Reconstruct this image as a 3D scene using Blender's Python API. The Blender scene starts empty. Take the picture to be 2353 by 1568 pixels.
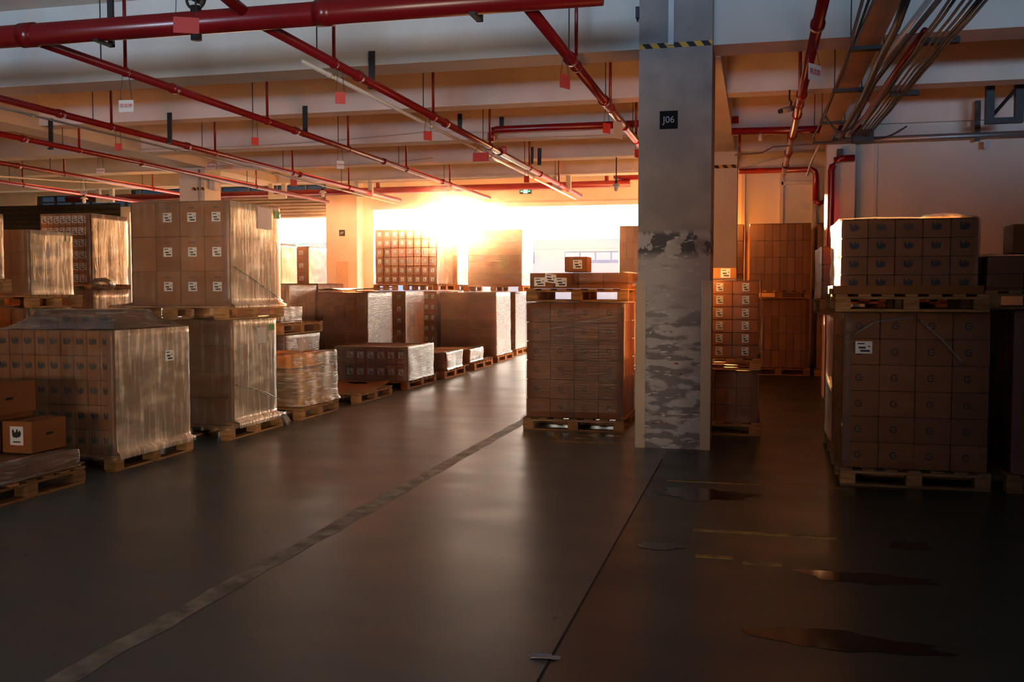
import bpy, bmesh, math, random
from mathutils import Vector, Matrix, noise
S = bpy.context.scene
COL = S.collection
random.seed(7)

# ------------------------------------------------------------------ camera
F, W, H, HC = 2250.0, 2353, 1568, 1.6
TH = math.atan(116 / F)
PS = math.atan(563 * math.cos(TH) / F)
fw = Vector((-math.sin(PS) * math.cos(TH), math.cos(PS) * math.cos(TH), -math.sin(TH)))
rt = Vector((math.cos(PS), math.sin(PS), 0))
up = rt.cross(fw)
cam_d = bpy.data.cameras.new('camera')
cam = bpy.data.objects.new('camera', cam_d)
COL.objects.link(cam)
cam_d.sensor_fit = 'HORIZONTAL'
cam_d.sensor_width = 36
cam_d.lens = 36 * F / W
cam_d.clip_end = 500
m = Matrix((rt, up, -fw)).transposed().to_4x4()
m.translation = (0, 0, HC)
cam.matrix_world = m
S.camera = cam
CP = Vector((0, 0, HC))


def at(u, v, Y):
    """point of the plane y = Y that was measured at pixel u, v of the photograph"""
    d = fw * F + rt * (u - W / 2) - up * (v - H / 2)
    return CP + d * (Y / d.y)


# ------------------------------------------------------------------ light, sky, exposure
SUN_AZ, SUN_EL = math.radians(-17.3), math.radians(4.55)
sund = Vector((math.sin(SUN_AZ) * math.cos(SUN_EL), math.cos(SUN_AZ) * math.cos(SUN_EL), math.sin(SUN_EL)))
S.view_settings.view_transform = 'Standard'
S.view_settings.look = 'None'
S.view_settings.exposure = 0.0
S.view_settings.gamma = 1
S.view_settings.use_curve_mapping = False
S.cycles.max_bounces = 10
S.cycles.diffuse_bounces = 5
S.cycles.glossy_bounces = 4
S.cycles.transparent_max_bounces = 24
S.cycles.sample_clamp_indirect = 6.0
S.cycles.caustics_reflective = False
S.cycles.caustics_refractive = False

wd = bpy.data.worlds.new('sky')
S.world = wd
wd.use_nodes = True
nt = wd.node_tree
nt.nodes.clear()


def wn(t, **k):
    n = nt.nodes.new(t)
    for a, b in k.items():
        setattr(n, a, b)
    return n


tc = wn('ShaderNodeTexCoord')
dot = wn('ShaderNodeVectorMath', operation='DOT_PRODUCT')
dot.inputs[1].default_value = sund
nt.links.new(tc.outputs['Generated'], dot.inputs[0])
cl = wn('ShaderNodeMath', operation='MAXIMUM')
cl.inputs[1].default_value = 0.0
nt.links.new(dot.outputs['Value'], cl.inputs[0])
half = wn('ShaderNodeMapRange')
half.inputs['From Min'].default_value = -0.3
half.inputs['From Max'].default_value = 0.95
nt.links.new(dot.outputs['Value'], half.inputs['Value'])
base = wn('ShaderNodeMixRGB')
base.inputs[1].default_value = (0.22, 0.36, 0.70, 1)     # sky away from the sun
base.inputs[2].default_value = (10, 8.8, 7.4, 1)       # bright sky around the low sun
nt.links.new(half.outputs[0], base.inputs[0])
last = base
for pw, cc in ((60, (3.0, 2.2, 1.3, 1)), (900, (10, 7.5, 4.5, 1)), (9000, (60, 48, 30, 1))):
    p = wn('ShaderNodeMath', operation='POWER')
    p.inputs[1].default_value = pw
    nt.links.new(cl.outputs[0], p.inputs[0])
    a = wn('ShaderNodeMixRGB', blend_type='ADD')
    mc = wn('ShaderNodeMixRGB')
    mc.inputs[1].default_value = (0, 0, 0, 1)
    mc.inputs[2].default_value = cc
    nt.links.new(p.outputs[0], mc.inputs[0])
    a.inputs[0].default_value = 1
    nt.links.new(last.outputs[0], a.inputs[1])
    nt.links.new(mc.outputs[0], a.inputs[2])
    last = a
bg = wn('ShaderNodeBackground')
bg.inputs['Strength'].default_value = 1.0
wo = wn('ShaderNodeOutputWorld')
nt.links.new(last.outputs[0], bg.inputs['Color'])
nt.links.new(bg.outputs[0], wo.inputs['Surface'])
wd.cycles.sampling_method = 'MANUAL'
wd.cycles.sample_map_resolution = 1024

sl = bpy.data.lights.new('sun', 'SUN')
sl.energy = 185
sl.angle = math.radians(0.6)
sl.color = (1.0, 0.48, 0.16)
so = bpy.data.objects.new('sun', sl)
COL.objects.link(so)
so.rotation_euler = sund.to_track_quat('Z', 'Y').to_euler()


def area(name, loc, size, aim, energy, color, portal=False, spread=180):
    l = bpy.data.lights.new(name, 'AREA')
    l.shape = 'RECTANGLE'
    l.size, l.size_y = size
    l.energy = energy
    l.color = color
    l.spread = math.radians(spread)
    o = bpy.data.objects.new(name, l)
    COL.objects.link(o)
    o.location = loc
    o.rotation_euler = (-Vector(aim)).to_track_quat('Z', 'Y').to_euler()
    l.cycles.is_portal = portal
    return o


DOCK = 25.9                                             # front face of the dock wall
area('dock_door_portal', (-5.5, DOCK + 0.32, 1.95), (9.9, 3.9), (0, -1, 0), 1, (1, 1, 1), True)
area('shutter_door_portal', (-15.0, DOCK + 0.32, 1.85), (6.5, 3.7), (0, -1, 0), 1, (1, 1, 1), True)
area('rear_door_skylight', (-5.3, -9.4, 1.9), (13.2, 1.6), (0, 1, 0.21), 92, (0.26, 0.58, 1.0), False, 20)
area('rear_warm_fill', (-5.0, -9.45, 1.9), (5.0, 1.6), (0, 1, 0.03), 30, (1.0, 0.72, 0.48), False, 36)  # added warm fill lamp for the camera-facing stack fronts


area('side_fill_lamp', (8.38, -1.0, 1.7), (3.6, 2.4), (-13.6, 11.6, 0.0), 36, (1.0, 0.80, 0.58), False, 24)  # added fill lamp, brightens the right faces of the left row
area('rear_right_fill', (4.4, -9.4, 1.75), (5.4, .8), (0, 1, 0.11), 9, (0.40, 0.66, 1.0), False, 9)  # added fill lamp for the cross wall top and the first beam


# ------------------------------------------------------------------ materials
def mat(name, color=(.5, .5, .5), rough=.6, metal=0.0, spec=.5, var=0.0, vscale=3.0, bump=0.0, bscale=20.0,
        color2=None, stretch=(1, 1, 1), rnd=0.0, emit=None, coat=0.0, coords='Object'):
    M = bpy.data.materials.new(name)
    M.use_nodes = True
    t = M.node_tree
    b = t.nodes['Principled BSDF']
    b.inputs['Base Color'].default_value = (*color, 1)
    b.inputs['Roughness'].default_value = rough
    b.inputs['Metallic'].default_value = metal
    b.inputs['Specular IOR Level'].default_value = spec
    b.inputs['Coat Weight'].default_value = coat
    L = t.links.new
    if emit:
        b.inputs['Emission Color'].default_value = (*emit[:3], 1)
        b.inputs['Emission Strength'].default_value = emit[3]
    if var or bump or rnd:
        tcn = t.nodes.new('ShaderNodeTexCoord')
        mp = t.nodes.new('ShaderNodeMapping')
        mp.inputs['Scale'].default_value = stretch
        L(tcn.outputs[coords], mp.inputs['Vector'])
        oi = t.nodes.new('ShaderNodeObjectInfo')
        vm = t.nodes.new('ShaderNodeVectorMath')
        vm.operation = 'ADD'
        sc = t.nodes.new('ShaderNodeMath')
        sc.operation = 'MULTIPLY'
        sc.inputs[1].default_value = 37.0
        L(oi.outputs['Random'], sc.inputs[0])
        L(mp.outputs[0], vm.inputs[0])
        L(sc.outputs[0], vm.inputs[1])
        nz = t.nodes.new('ShaderNodeTexNoise')
        nz.inputs['Scale'].default_value = vscale
        nz.inputs['Detail'].default_value = 6
        L(vm.outputs[0], nz.inputs['Vector'])
        mx = t.nodes.new('ShaderNodeMixRGB')
        c2 = color2 or tuple(c * (1 - var) for c in color)
        mx.inputs[1].default_value = (*color, 1)
        mx.inputs[2].default_value = (*c2, 1)
        mr = t.nodes.new('ShaderNodeMapRange')
        mr.inputs['From Min'].default_value = .35
        mr.inputs['From Max'].default_value = .65
        L(nz.outputs['Fac'], mr.inputs['Value'])
        L(mr.outputs[0], mx.inputs[0])
        out = mx
        if rnd:
            hs = t.nodes.new('ShaderNodeHueSaturation')
            m2 = t.nodes.new('ShaderNodeMapRange')
            m2.inputs['To Min'].default_value = 1 - rnd
            m2.inputs['To Max'].default_value = 1 + rnd
            L(oi.outputs['Random'], m2.inputs['Value'])
            L(m2.outputs[0], hs.inputs['Value'])
            L(mx.outputs[0], hs.inputs['Color'])
            out = hs
        L(out.outputs[0], b.inputs['Base Color'])
        if bump:
            n2 = t.nodes.new('ShaderNodeTexNoise')
            n2.inputs['Scale'].default_value = bscale
            n2.inputs['Detail'].default_value = 5
            L(vm.outputs[0], n2.inputs['Vector'])
            bp = t.nodes.new('ShaderNodeBump')
            bp.inputs['Strength'].default_value = bump
            bp.inputs['Distance'].default_value = .02
            L(n2.outputs['Fac'], bp.inputs['Height'])
            L(bp.outputs[0], b.inputs['Normal'])
    return M


def film_mat(name, opac=.10, tint=(.62, .6, .57), wrinkle=.5, pleat=False, shine=.75):
    """clear stretch film: transparent, shiny at grazing angles, with pulled wrinkles"""
    M = bpy.data.materials.new(name)
    M.use_nodes = True
    t = M.node_tree
    t.nodes.clear()
    N = t.nodes.new
    L = t.links.new
    o = N('ShaderNodeOutputMaterial')
    mix = N('ShaderNodeMixShader')
    tr = N('ShaderNodeBsdfTransparent')
    tr.inputs['Color'].default_value = (.96, .96, .96, 1)
    pr = N('ShaderNodeBsdfPrincipled')
    pr.inputs['Base Color'].default_value = (*tint, 1)
    pr.inputs['Roughness'].default_value = .22
    pr.inputs['Specular IOR Level'].default_value = .6
    tcn = N('ShaderNodeTexCoord')
    mp = N('ShaderNodeMapping')
    mp.inputs['Scale'].default_value = (9, 9, .8) if pleat else (2.2, 2.2, 22)
    mp.inputs['Rotation'].default_value = (0, 0, 0) if pleat else (.05, .09, 0)
    L(tcn.outputs['Object'], mp.inputs['Vector'])
    n1 = N('ShaderNodeTexNoise')
    n1.inputs['Scale'].default_value = 2.2
    n1.inputs['Detail'].default_value = 5
    n1.inputs['Distortion'].default_value = .6
    L(mp.outputs[0], n1.inputs['Vector'])
    n2 = N('ShaderNodeTexNoise')
    n2.inputs['Scale'].default_value = 2.0
    if pleat:                                           # upright gathers on the long side
        m2 = N('ShaderNodeMapping')
        m2.inputs['Scale'].default_value = (1.2, 1.2, 3.0)
        L(tcn.outputs['Object'], m2.inputs['Vector'])
        L(m2.outputs[0], n2.inputs['Vector'])
    else:
        L(tcn.outputs['Object'], n2.inputs['Vector'])
    # sharp pulled creases: ridged noise
    sb = N('ShaderNodeMath')
    sb.operation = 'SUBTRACT'
    sb.inputs[1].default_value = .5
    L(n1.outputs['Fac'], sb.inputs[0])
    ab = N('ShaderNodeMath')
    ab.operation = 'ABSOLUTE'
    L(sb.outputs[0], ab.inputs[0])
    bp = N('ShaderNodeBump')
    bp.inputs['Strength'].default_value = wrinkle
    bp.inputs['Distance'].default_value = .009
    L(ab.outputs[0], bp.inputs['Height'])
    L(bp.outputs[0], pr.inputs['Normal'])
    lw = N('ShaderNodeFresnel')
    lw.inputs['IOR'].default_value = 1.45
    L(bp.outputs[0], lw.inputs['Normal'])
    r1 = N('ShaderNodeMapRange')
    r1.inputs['From Min'].default_value = .5
    r1.inputs['From Max'].default_value = .8
    r1.inputs['To Min'].default_value = opac * (.9 if pleat else .5)
    r1.inputs['To Max'].default_value = opac * 2.6
    L(n1.outputs['Fac'], r1.inputs['Value'])
    r2 = N('ShaderNodeMapRange')
    r2.inputs['From Min'].default_value = .4
    r2.inputs['From Max'].default_value = .7
    r2.inputs['To Min'].default_value = .6 if pleat else .5
    r2.inputs['To Max'].default_value = 1.5 if pleat else 1.6
    L(n2.outputs['Fac'], r2.inputs['Value'])
    mu = N('ShaderNodeMath')
    mu.operation = 'MULTIPLY'
    L(r1.outputs[0], mu.inputs[0])
    L(r2.outputs[0], mu.inputs[1])
    L(mu.outputs[0], mix.inputs[0])
    L(tr.outputs[0], mix.inputs[1])
    L(pr.outputs[0], mix.inputs[2])
    gl = N('ShaderNodeBsdfGlossy')
    gl.inputs['Roughness'].default_value = .2
    gl.inputs['Color'].default_value = (.95, .93, .9, 1)
    L(bp.outputs[0], gl.inputs['Normal'])
    mix2 = N('ShaderNodeMixShader')
    sh = N('ShaderNodeMath')
    sh.operation = 'MULTIPLY'
    sh.inputs[1].default_value = shine
    L(lw.outputs[0], sh.inputs[0])
    L(sh.outputs[0], mix2.inputs[0])
    L(mix.outputs[0], mix2.inputs[1])
    L(gl.outputs[0], mix2.inputs[2])
    mix = mix2
    L(mix.outputs[0], o.inputs['Surface'])
    return M


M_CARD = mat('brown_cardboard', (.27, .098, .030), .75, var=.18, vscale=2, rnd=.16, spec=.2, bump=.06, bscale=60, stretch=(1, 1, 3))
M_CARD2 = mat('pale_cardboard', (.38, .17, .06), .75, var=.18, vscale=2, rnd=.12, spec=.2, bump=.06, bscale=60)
M_YCARD = mat('yellow_cardboard', (.92, .42, .05), .6, var=.12, vscale=2, rnd=.1, spec=.3)
M_SHEET = mat('cardboard_sheet', (.34, .18, .09), .85, var=.2, vscale=4, spec=.1)
M_CORNER = mat('corner_board_brown', (.20, .08, .028), .7, var=.2, vscale=3)
M_WOOD = mat('pallet_wood', (.42, .21, .08), .8, var=.45, vscale=5, stretch=(1, 1, 7), rnd=.25, spec=.2, bump=.25, bscale=30)
M_FILM = film_mat('clear_stretch_film', .018, shine=.45)
M_FILMH = film_mat('heavy_stretch_film', .15, (.85, .78, .70), .9, shine=1.6)
M_FILMV = film_mat('pleated_stretch_film', .06, (.85, .76, .66), .4, True, .6)
M_FILMT = film_mat('torn_white_film', .3, (.95, .88, .76), 1.0)
M_FILMS = film_mat('gathered_lit_side_film', .52, (.95, .78, .58), .5, True, 3.0)  # gathered film, made paler and shinier to carry side light
M_FILMO = film_mat('amber_stretch_film', .05, (.9, .4, .08), .6, shine=.35)
M_LAB = mat('white_label_paper', (.72, .7, .68), .6, var=.08, vscale=8)
M_LABP = mat('pinkish_paper_sheet', (.5, .43, .4), .7, var=.1, vscale=5)
M_GREEN = mat('green_sticker', (.08, .24, .05), .6)
M_INK = mat('black_print', (.015, .013, .012), .7)
M_DASH = mat('faded_print', (.09, .05, .03), .8)
M_REDP = mat('red_print', (.5, .03, .02), .6)
M_BEAM = mat('cream_painted_concrete', (.74, .66, .55), .75, var=.14, vscale=1.3, bump=.08, bscale=25)
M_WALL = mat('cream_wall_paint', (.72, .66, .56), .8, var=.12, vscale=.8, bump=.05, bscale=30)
M_WALL_LIT = mat('bounce_lit_cream_paint', (.88, .79, .64), .7, var=.06, vscale=.8)  # recess wall: bounced light put into a lighter cream
M_DARKW = mat('dark_shutter_paint', (.022, .019, .017), .9, var=.2, spec=.0)
M_SHUT = mat('shutter_steel', (.42, .36, .3), .4, .3, var=.15, vscale=2)
M_RED = mat('red_gloss_paint', (.22, .006, .008), .28, spec=.6, var=.15, vscale=2)
M_SIGNR = mat('red_sign_plate', (.55, .05, .04), .5, var=.1)
M_SIGNW = mat('white_sign_plate', (.75, .73, .7), .5)
M_STEEL = mat('grey_steel', (.32, .31, .3), .45, .7, var=.2)
M_DARK = mat('black_steel', (.022, .02, .02), .5, var=.2)
M_PALEST = mat('pale_painted_steel', (.62, .6, .57), .5, var=.1)
M_BEIGE = mat('beige_guard_paint', (.62, .46, .30), .45, var=.12, vscale=3)
M_YELL = mat('yellow_tape', (.75, .36, .03), .6, var=.2)
M_CABLE = mat('brown_cable', (.17, .11, .08), .6, var=.2)
M_TRAY = mat('tray_paint', (.40, .26, .16), .55, var=.2)
M_CONDUIT = mat('pale_conduit', (.66, .58, .5), .35, .2, var=.1)
M_LINE = mat('worn_yellow_floor_paint', (.42, .26, .03), .55, var=.7, vscale=9, color2=(.09, .08, .05))
M_STAIN = mat('wet_floor_stain', (.012, .011, .01), .12, spec=.5, var=.3, vscale=4)
M_CRACK = mat('joint_filler', (.50, .42, .32), .6, var=.6, vscale=7, bump=.6, bscale=40)
M_SEAM = mat('dark_floor_seam', (.015, .014, .012), .8)
M_YARD = mat('yard_concrete', (.55, .53, .5), .8, var=.15, vscale=.4)
M_BWHITE = mat('white_cladding', (.82, .83, .85), .7, var=.05)
M_TEAL = mat('teal_roof_sheet', (.40, .70, .70), .6)
M_BLUE = mat('blue_window_band', (.16, .33, .62), .4)
M_GLASSB = mat('pale_window_glass', (.62, .74, .9), .2)
M_TRUCK = mat('blue_container_paint', (.10, .22, .55), .5)
M_BLACKBOX = mat('black_plate', (.010, .010, .014), .8, spec=.1)
M_LETT = mat('pale_grey_lettering', (.38, .38, .4), .6)
M_EXIT = mat('exit_sign_green', (.05, .5, .25), .4, emit=(.1, .9, .4, 1.6))
M_EXITP = mat('exit_sign_pale', (.7, .9, .8), .4, emit=(.6, 1, .8, 2.0))
M_BULB = mat('lamp_glass', (.75, .72, .68), .15, spec=.6)
M_SCRAP = mat('grey_plastic_scrap', (.35, .35, .37), .3)


def glass_mat():
    M = bpy.data.materials.new('sky_dimming_glass')
    M.use_nodes = True
    t = M.node_tree
    t.nodes.clear()
    o = t.nodes.new('ShaderNodeOutputMaterial')
    a = t.nodes.new('ShaderNodeBsdfTransparent')
    a.inputs['Color'].default_value = (.035, .06, .085, 1)  # tint added to dim the bright sky in the panes
    g = t.nodes.new('ShaderNodeBsdfGlossy')
    g.inputs['Roughness'].default_value = .1
    m_ = t.nodes.new('ShaderNodeMixShader')
    m_.inputs[0].default_value = .06
    t.links.new(a.outputs[0], m_.inputs[1])
    t.links.new(g.outputs[0], m_.inputs[2])
    t.links.new(m_.outputs[0], o.inputs['Surface'])
    return M


M_GLASS = glass_mat()


def floor_mat():
    M = bpy.data.materials.new('worn_grey_floor_coating')
    M.use_nodes = True
    t = M.node_tree
    b = t.nodes['Principled BSDF']
    N, L = t.nodes.new, t.links.new
    tcn = N('ShaderNodeTexCoord')
    n1 = N('ShaderNodeTexNoise')
    n1.inputs['Scale'].default_value = .55
    n1.inputs['Detail'].default_value = 8
    n1.inputs['Roughness'].default_value = .65
    L(tcn.outputs['Object'], n1.inputs['Vector'])
    mp = N('ShaderNodeMapping')
    mp.inputs['Scale'].default_value = (.8, 1.3, 1)
    mp.inputs['Rotation'].default_value = (0, 0, .5)
    L(tcn.outputs['Object'], mp.inputs['Vector'])
    n2 = N('ShaderNodeTexNoise')
    n2.inputs['Scale'].default_value = 1.6
    n2.inputs['Detail'].default_value = 7
    L(mp.outputs[0], n2.inputs['Vector'])
    cr = N('ShaderNodeMixRGB')
    cr.inputs[1].default_value = (.082, .097, .092, 1)
    cr.inputs[2].default_value = (.152, .174, .163, 1)
    L(n1.outputs['Fac'], cr.inputs[0])
    sp = N('ShaderNodeTexNoise')
    sp.inputs['Scale'].default_value = 9
    sp.inputs['Detail'].default_value = 3
    L(tcn.outputs['Object'], sp.inputs['Vector'])
    rs = N('ShaderNodeMapRange')
    rs.inputs['From Min'].default_value = .70
    rs.inputs['From Max'].default_value = .76
    L(sp.outputs['Fac'], rs.inputs['Value'])
    c2 = N('ShaderNodeMixRGB')
    c2.inputs[2].default_value = (.03, .028, .024, 1)
    L(rs.outputs[0], c2.inputs[0])
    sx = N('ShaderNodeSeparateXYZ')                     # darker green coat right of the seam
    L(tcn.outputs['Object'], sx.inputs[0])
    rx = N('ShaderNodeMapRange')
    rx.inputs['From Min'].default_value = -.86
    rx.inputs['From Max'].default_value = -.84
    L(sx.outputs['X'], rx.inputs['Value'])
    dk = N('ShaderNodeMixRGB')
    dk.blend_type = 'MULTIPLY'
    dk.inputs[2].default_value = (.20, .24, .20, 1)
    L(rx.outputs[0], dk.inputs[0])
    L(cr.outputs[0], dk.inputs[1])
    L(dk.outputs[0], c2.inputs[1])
    L(c2.outputs[0], b.inputs['Base Color'])
    mr = N('ShaderNodeMapRange')
    mr.inputs['From Min'].default_value = .3
    mr.inputs['From Max'].default_value = .7
    b.inputs['Specular IOR Level'].default_value = .55
    mr.inputs['To Min'].default_value = .29
    mr.inputs['To Max'].default_value = .40
    L(n2.outputs['Fac'], mr.inputs['Value'])
    L(mr.outputs[0], b.inputs['Roughness'])
    bp = N('ShaderNodeBump')
    bp.inputs['Strength'].default_value = .03
    bp.inputs['Distance'].default_value = .02
    L(n2.outputs['Fac'], bp.inputs['Height'])
    L(bp.outputs[0], b.inputs['Normal'])
    return M


M_FLOOR = floor_mat()


def column_mat():
    """bare concrete above, peeling pale and dark paint patches below two metres, a few red scuffs"""
    M = bpy.data.materials.new('peeling_column_paint')
    M.use_nodes = True
    t = M.node_tree
    b = t.nodes['Principled BSDF']
    N, L = t.nodes.new, t.links.new
    tcn = N('ShaderNodeTexCoord')
    sx = N('ShaderNodeSeparateXYZ')
    L(tcn.outputs['Object'], sx.inputs[0])

    def nz(scale, det, st, lo, hi):
        mp = N('ShaderNodeMapping')
        mp.inputs['Scale'].default_value = st
        L(tcn.outputs['Object'], mp.inputs['Vector'])
        n = N('ShaderNodeTexNoise')
        n.inputs['Scale'].default_value = scale
        n.inputs['Detail'].default_value = det
        L(mp.outputs[0], n.inputs['Vector'])
        r = N('ShaderNodeMapRange')
        r.inputs['From Min'].default_value = lo
        r.inputs['From Max'].default_value = hi
        L(n.outputs['Fac'], r.inputs['Value'])
        return r.outputs[0]

    def band(lo, hi, flip=False):
        r = N('ShaderNodeMapRange')
        r.inputs['From Min'].default_value = lo
        r.inputs['From Max'].default_value = hi
        r.inputs['To Min'].default_value = 1 if flip else 0
        r.inputs['To Max'].default_value = 0 if flip else 1
        L(sx.outputs['Z'], r.inputs['Value'])
        return r.outputs[0]

    def mul(a, c):
        n = N('ShaderNodeMath')
        n.operation = 'MULTIPLY'
        L(a, n.inputs[0])
        L(c, n.inputs[1])
        return n.outputs[0]

    def mix(f, a, col):
        n = N('ShaderNodeMixRGB')
        L(f, n.inputs[0])
        if isinstance(a, tuple):
            n.inputs[1].default_value = (*a, 1)
        else:
            L(a, n.inputs[1])
        n.inputs[2].default_value = (*col, 1)
        return n.outputs[0]
    c = mix(nz(3, 6, (1, 1, 1), .35, .65), (.36, .30, .26), (.27, .23, .20))
    low = band(2.16, 2.22, True)
    c = mix(mul(low, nz(2.5, 3, (1, 1, 2.5), .30, .45)), c, (.50, .46, .43))
    c = mix(mul(mul(low, nz(3.0, 6, (2.2, 1, 1.8), .46, .49)), band(1.9, 2.0)), c, (.10, .095, .09))
    c = mix(mul(band(1.25, 1.6, True), nz(4.0, 7, (1, 1, 3.4), .47, .54)), c, (.22, .20, .19))
    c = mix(mul(low, nz(9, 6, (1, 1, 4.0), .62, .66)), c, (.62, .58, .55))
    c = mix(mul(mul(low, nz(6.5, 2, (1, 1, 2.0), .715, .725)), band(.9, .95, True)), c, (.35, .02, .02))
    L(c, b.inputs['Base Color'])
    b.inputs['Roughness'].default_value = .8
    bp = N('ShaderNodeBump')
    bp.inputs['Strength'].default_value = .3
    bp.inputs['Distance'].default_value = .01
    n = N('ShaderNodeTexNoise')
    n.inputs['Scale'].default_value = 12
    n.inputs['Detail'].default_value = 6
    L(tcn.outputs['Object'], n.inputs['Vector'])
    L(n.outputs['Fac'], bp.inputs['Height'])
    L(bp.outputs[0], b.inputs['Normal'])
    return M


M_COLUMN = column_mat()


# ------------------------------------------------------------------ mesh helpers
class MB:
    def __init__(self):
        self.v, self.f, self.mi = [], [], []

    def poly(self, pts, mi=0):
        n = len(self.v)
        self.v += [tuple(p) for p in pts]
        self.f.append(tuple(range(n, n + len(pts))))
        self.mi.append(mi)

    def box(self, x0, x1, y0, y1, z0, z1, mi=0):
        n = len(self.v)
        self.v += [(x, y, z) for z in (z0, z1) for y in (y0, y1) for x in (x0, x1)]
        for q in ((0, 2, 3, 1), (4, 5, 7, 6), (0, 1, 5, 4), (2, 6, 7, 3), (0, 4, 6, 2), (1, 3, 7, 5)):
            self.f.append(tuple(n + i for i in q))
            self.mi.append(mi)
        return self

    def tube(self, pts, r, n=10, mi=0, cap=True):
        pts = [Vector(p) for p in pts]
        rs = r if isinstance(r, (list, tuple)) else [r] * len(pts)
        rings = []
        for i, p in enumerate(pts):
            a = pts[max(i - 1, 0)]
            c = pts[min(i + 1, len(pts) - 1)]
            d = (c - a)
            if d.length < 1e-9:
                d = Vector((0, 0, 1))
            d.normalize()
            h = Vector((0, 0, 1)) if abs(d.z) < .9 else Vector((1, 0, 0))
            e1 = d.cross(h).normalized()
            e2 = d.cross(e1)
            s = len(self.v)
            for k in range(n):
                t = 2 * math.pi * k / n
                self.v.append(tuple(p + (e1 * math.cos(t) + e2 * math.sin(t)) * rs[i]))
            rings.append(s)
        for a, c in zip(rings[:-1], rings[1:]):
            for k in range(n):
                self.f.append((a + k, a + (k + 1) % n, c + (k + 1) % n, c + k))
                self.mi.append(mi)
        if cap:
            self.f.append(tuple(reversed(range(rings[0], rings[0] + n))))
            self.mi.append(mi)
            self.f.append(tuple(range(rings[-1], rings[-1] + n)))
            self.mi.append(mi)
        return self

    def prism(self, pts2, y0, y1, mi=0, axis='y'):
        """extrude an outline (x, z) along y"""
        n = len(self.v)
        k = len(pts2)
        for y in (y0, y1):
            for a, c in pts2:
                self.v.append((a, y, c) if axis == 'y' else (y, a, c))
        self.f.append(tuple(range(n, n + k)))
        self.f.append(tuple(reversed(range(n + k, n + 2 * k))))
        self.mi += [mi, mi]
        for i in range(k):
            j = (i + 1) % k
            self.f.append((n + i, n + k + i, n + k + j, n + j))
            self.mi.append(mi)
        return self

    def mesh(self, name, mats, smooth=False, bevel=0.0, recalc=True):
        me = bpy.data.meshes.new(name)
        me.from_pydata(self.v, [], self.f)
        if not isinstance(mats, (list, tuple)):
            mats = [mats]
        for mm in mats:
            me.materials.append(mm)
        me.polygons.foreach_set('material_index', self.mi)
        bm = bmesh.new()
        bm.from_mesh(me)
        if recalc:
            bmesh.ops.recalc_face_normals(bm, faces=bm.faces)
        if bevel:
            bmesh.ops.bevel(bm, geom=list(bm.edges), offset=bevel, segments=2, affect='EDGES', clamp_overlap=True)
        bm.to_mesh(me)
        bm.free()
        if smooth:
            me.polygons.foreach_set('use_smooth', [True] * len(me.polygons))
        me.update()
        return me


def link(name, me, parent=None, loc=(0, 0, 0), rot=(0, 0, 0)):
    o = bpy.data.objects.new(name, me)
    COL.objects.link(o)
    o.location = loc
    o.rotation_euler = rot
    if parent:
        o.parent = parent
    return o


def put(name, mb, mats, parent=None, loc=(0, 0, 0), rot=(0, 0, 0), smooth=False, bevel=0.0):
    return link(name, mb.mesh(name, mats, smooth, bevel), parent, loc, rot)


def tag(o, label, cat, group=None):
    o['label'] = label
    o['category'] = cat
    if group:
        o['group'] = group
    return o


def thing(name, label, cat, loc=(0, 0, 0), rz=0, group=None):
    o = bpy.data.objects.new(name, None)
    o.empty_display_size = .1
    COL.objects.link(o)
    o.location = loc
    o.rotation_euler = (0, 0, rz)
    return tag(o, label, cat, group)


def struct(o):
    o['kind'] = 'structure'
    return o


def bx(*a):
    return MB().box(*a)


# ------------------------------------------------------------------ the building
ZB, ZS = 4.05, 4.95                                     # beam soffit, slab underside
XL, XR, YR = -27.0, 8.0, -9.0
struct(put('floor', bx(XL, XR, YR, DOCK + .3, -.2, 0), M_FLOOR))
struct(put('ceiling', bx(XL, XR, YR, 20.9, ZS, ZS + .3), M_BEAM))
struct(put('ceiling_dock', bx(XL, XR, 20.9, DOCK + .3, 5.2, 5.5), M_BEAM))
struct(put('wall_left', bx(XL - .3, XL, YR, DOCK + .3, -.2, 5.5), M_DARKW))
b = MB()                                                # unseen right wall; opening added to let the side fill lamp through
b.box(XR, XR + .3, YR, -3.0, -.2, 5.5)
b.box(XR, XR + .3, 1.0, DOCK + .3, -.2, 5.5)
b.box(XR, XR + .3, -3.0, 1.0, 3.1, 5.5)
b.box(XR, XR + .3, -3.0, 1.0, -.2, .3)
struct(put('wall_right', b, M_DARKW))
b = MB()                                                # rear wall: wide opening behind the camera, right slot added for a fill lamp
b.box(XL, -12.2, YR - .3, YR, 0, ZS)
b.box(1.4, XR, YR - .3, YR, 0, 1.2)
b.box(1.4, XR, YR - .3, YR, 2.4, ZS)
b.box(7.3, XR, YR - .3, YR, 1.2, 2.4)
b.box(-12.2, 1.4, YR - .3, YR, 0, 1.0)
b.box(-12.2, 1.4, YR - .3, YR, 3.8, ZS)
struct(put('wall_rear', b, M_DARKW))

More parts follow.
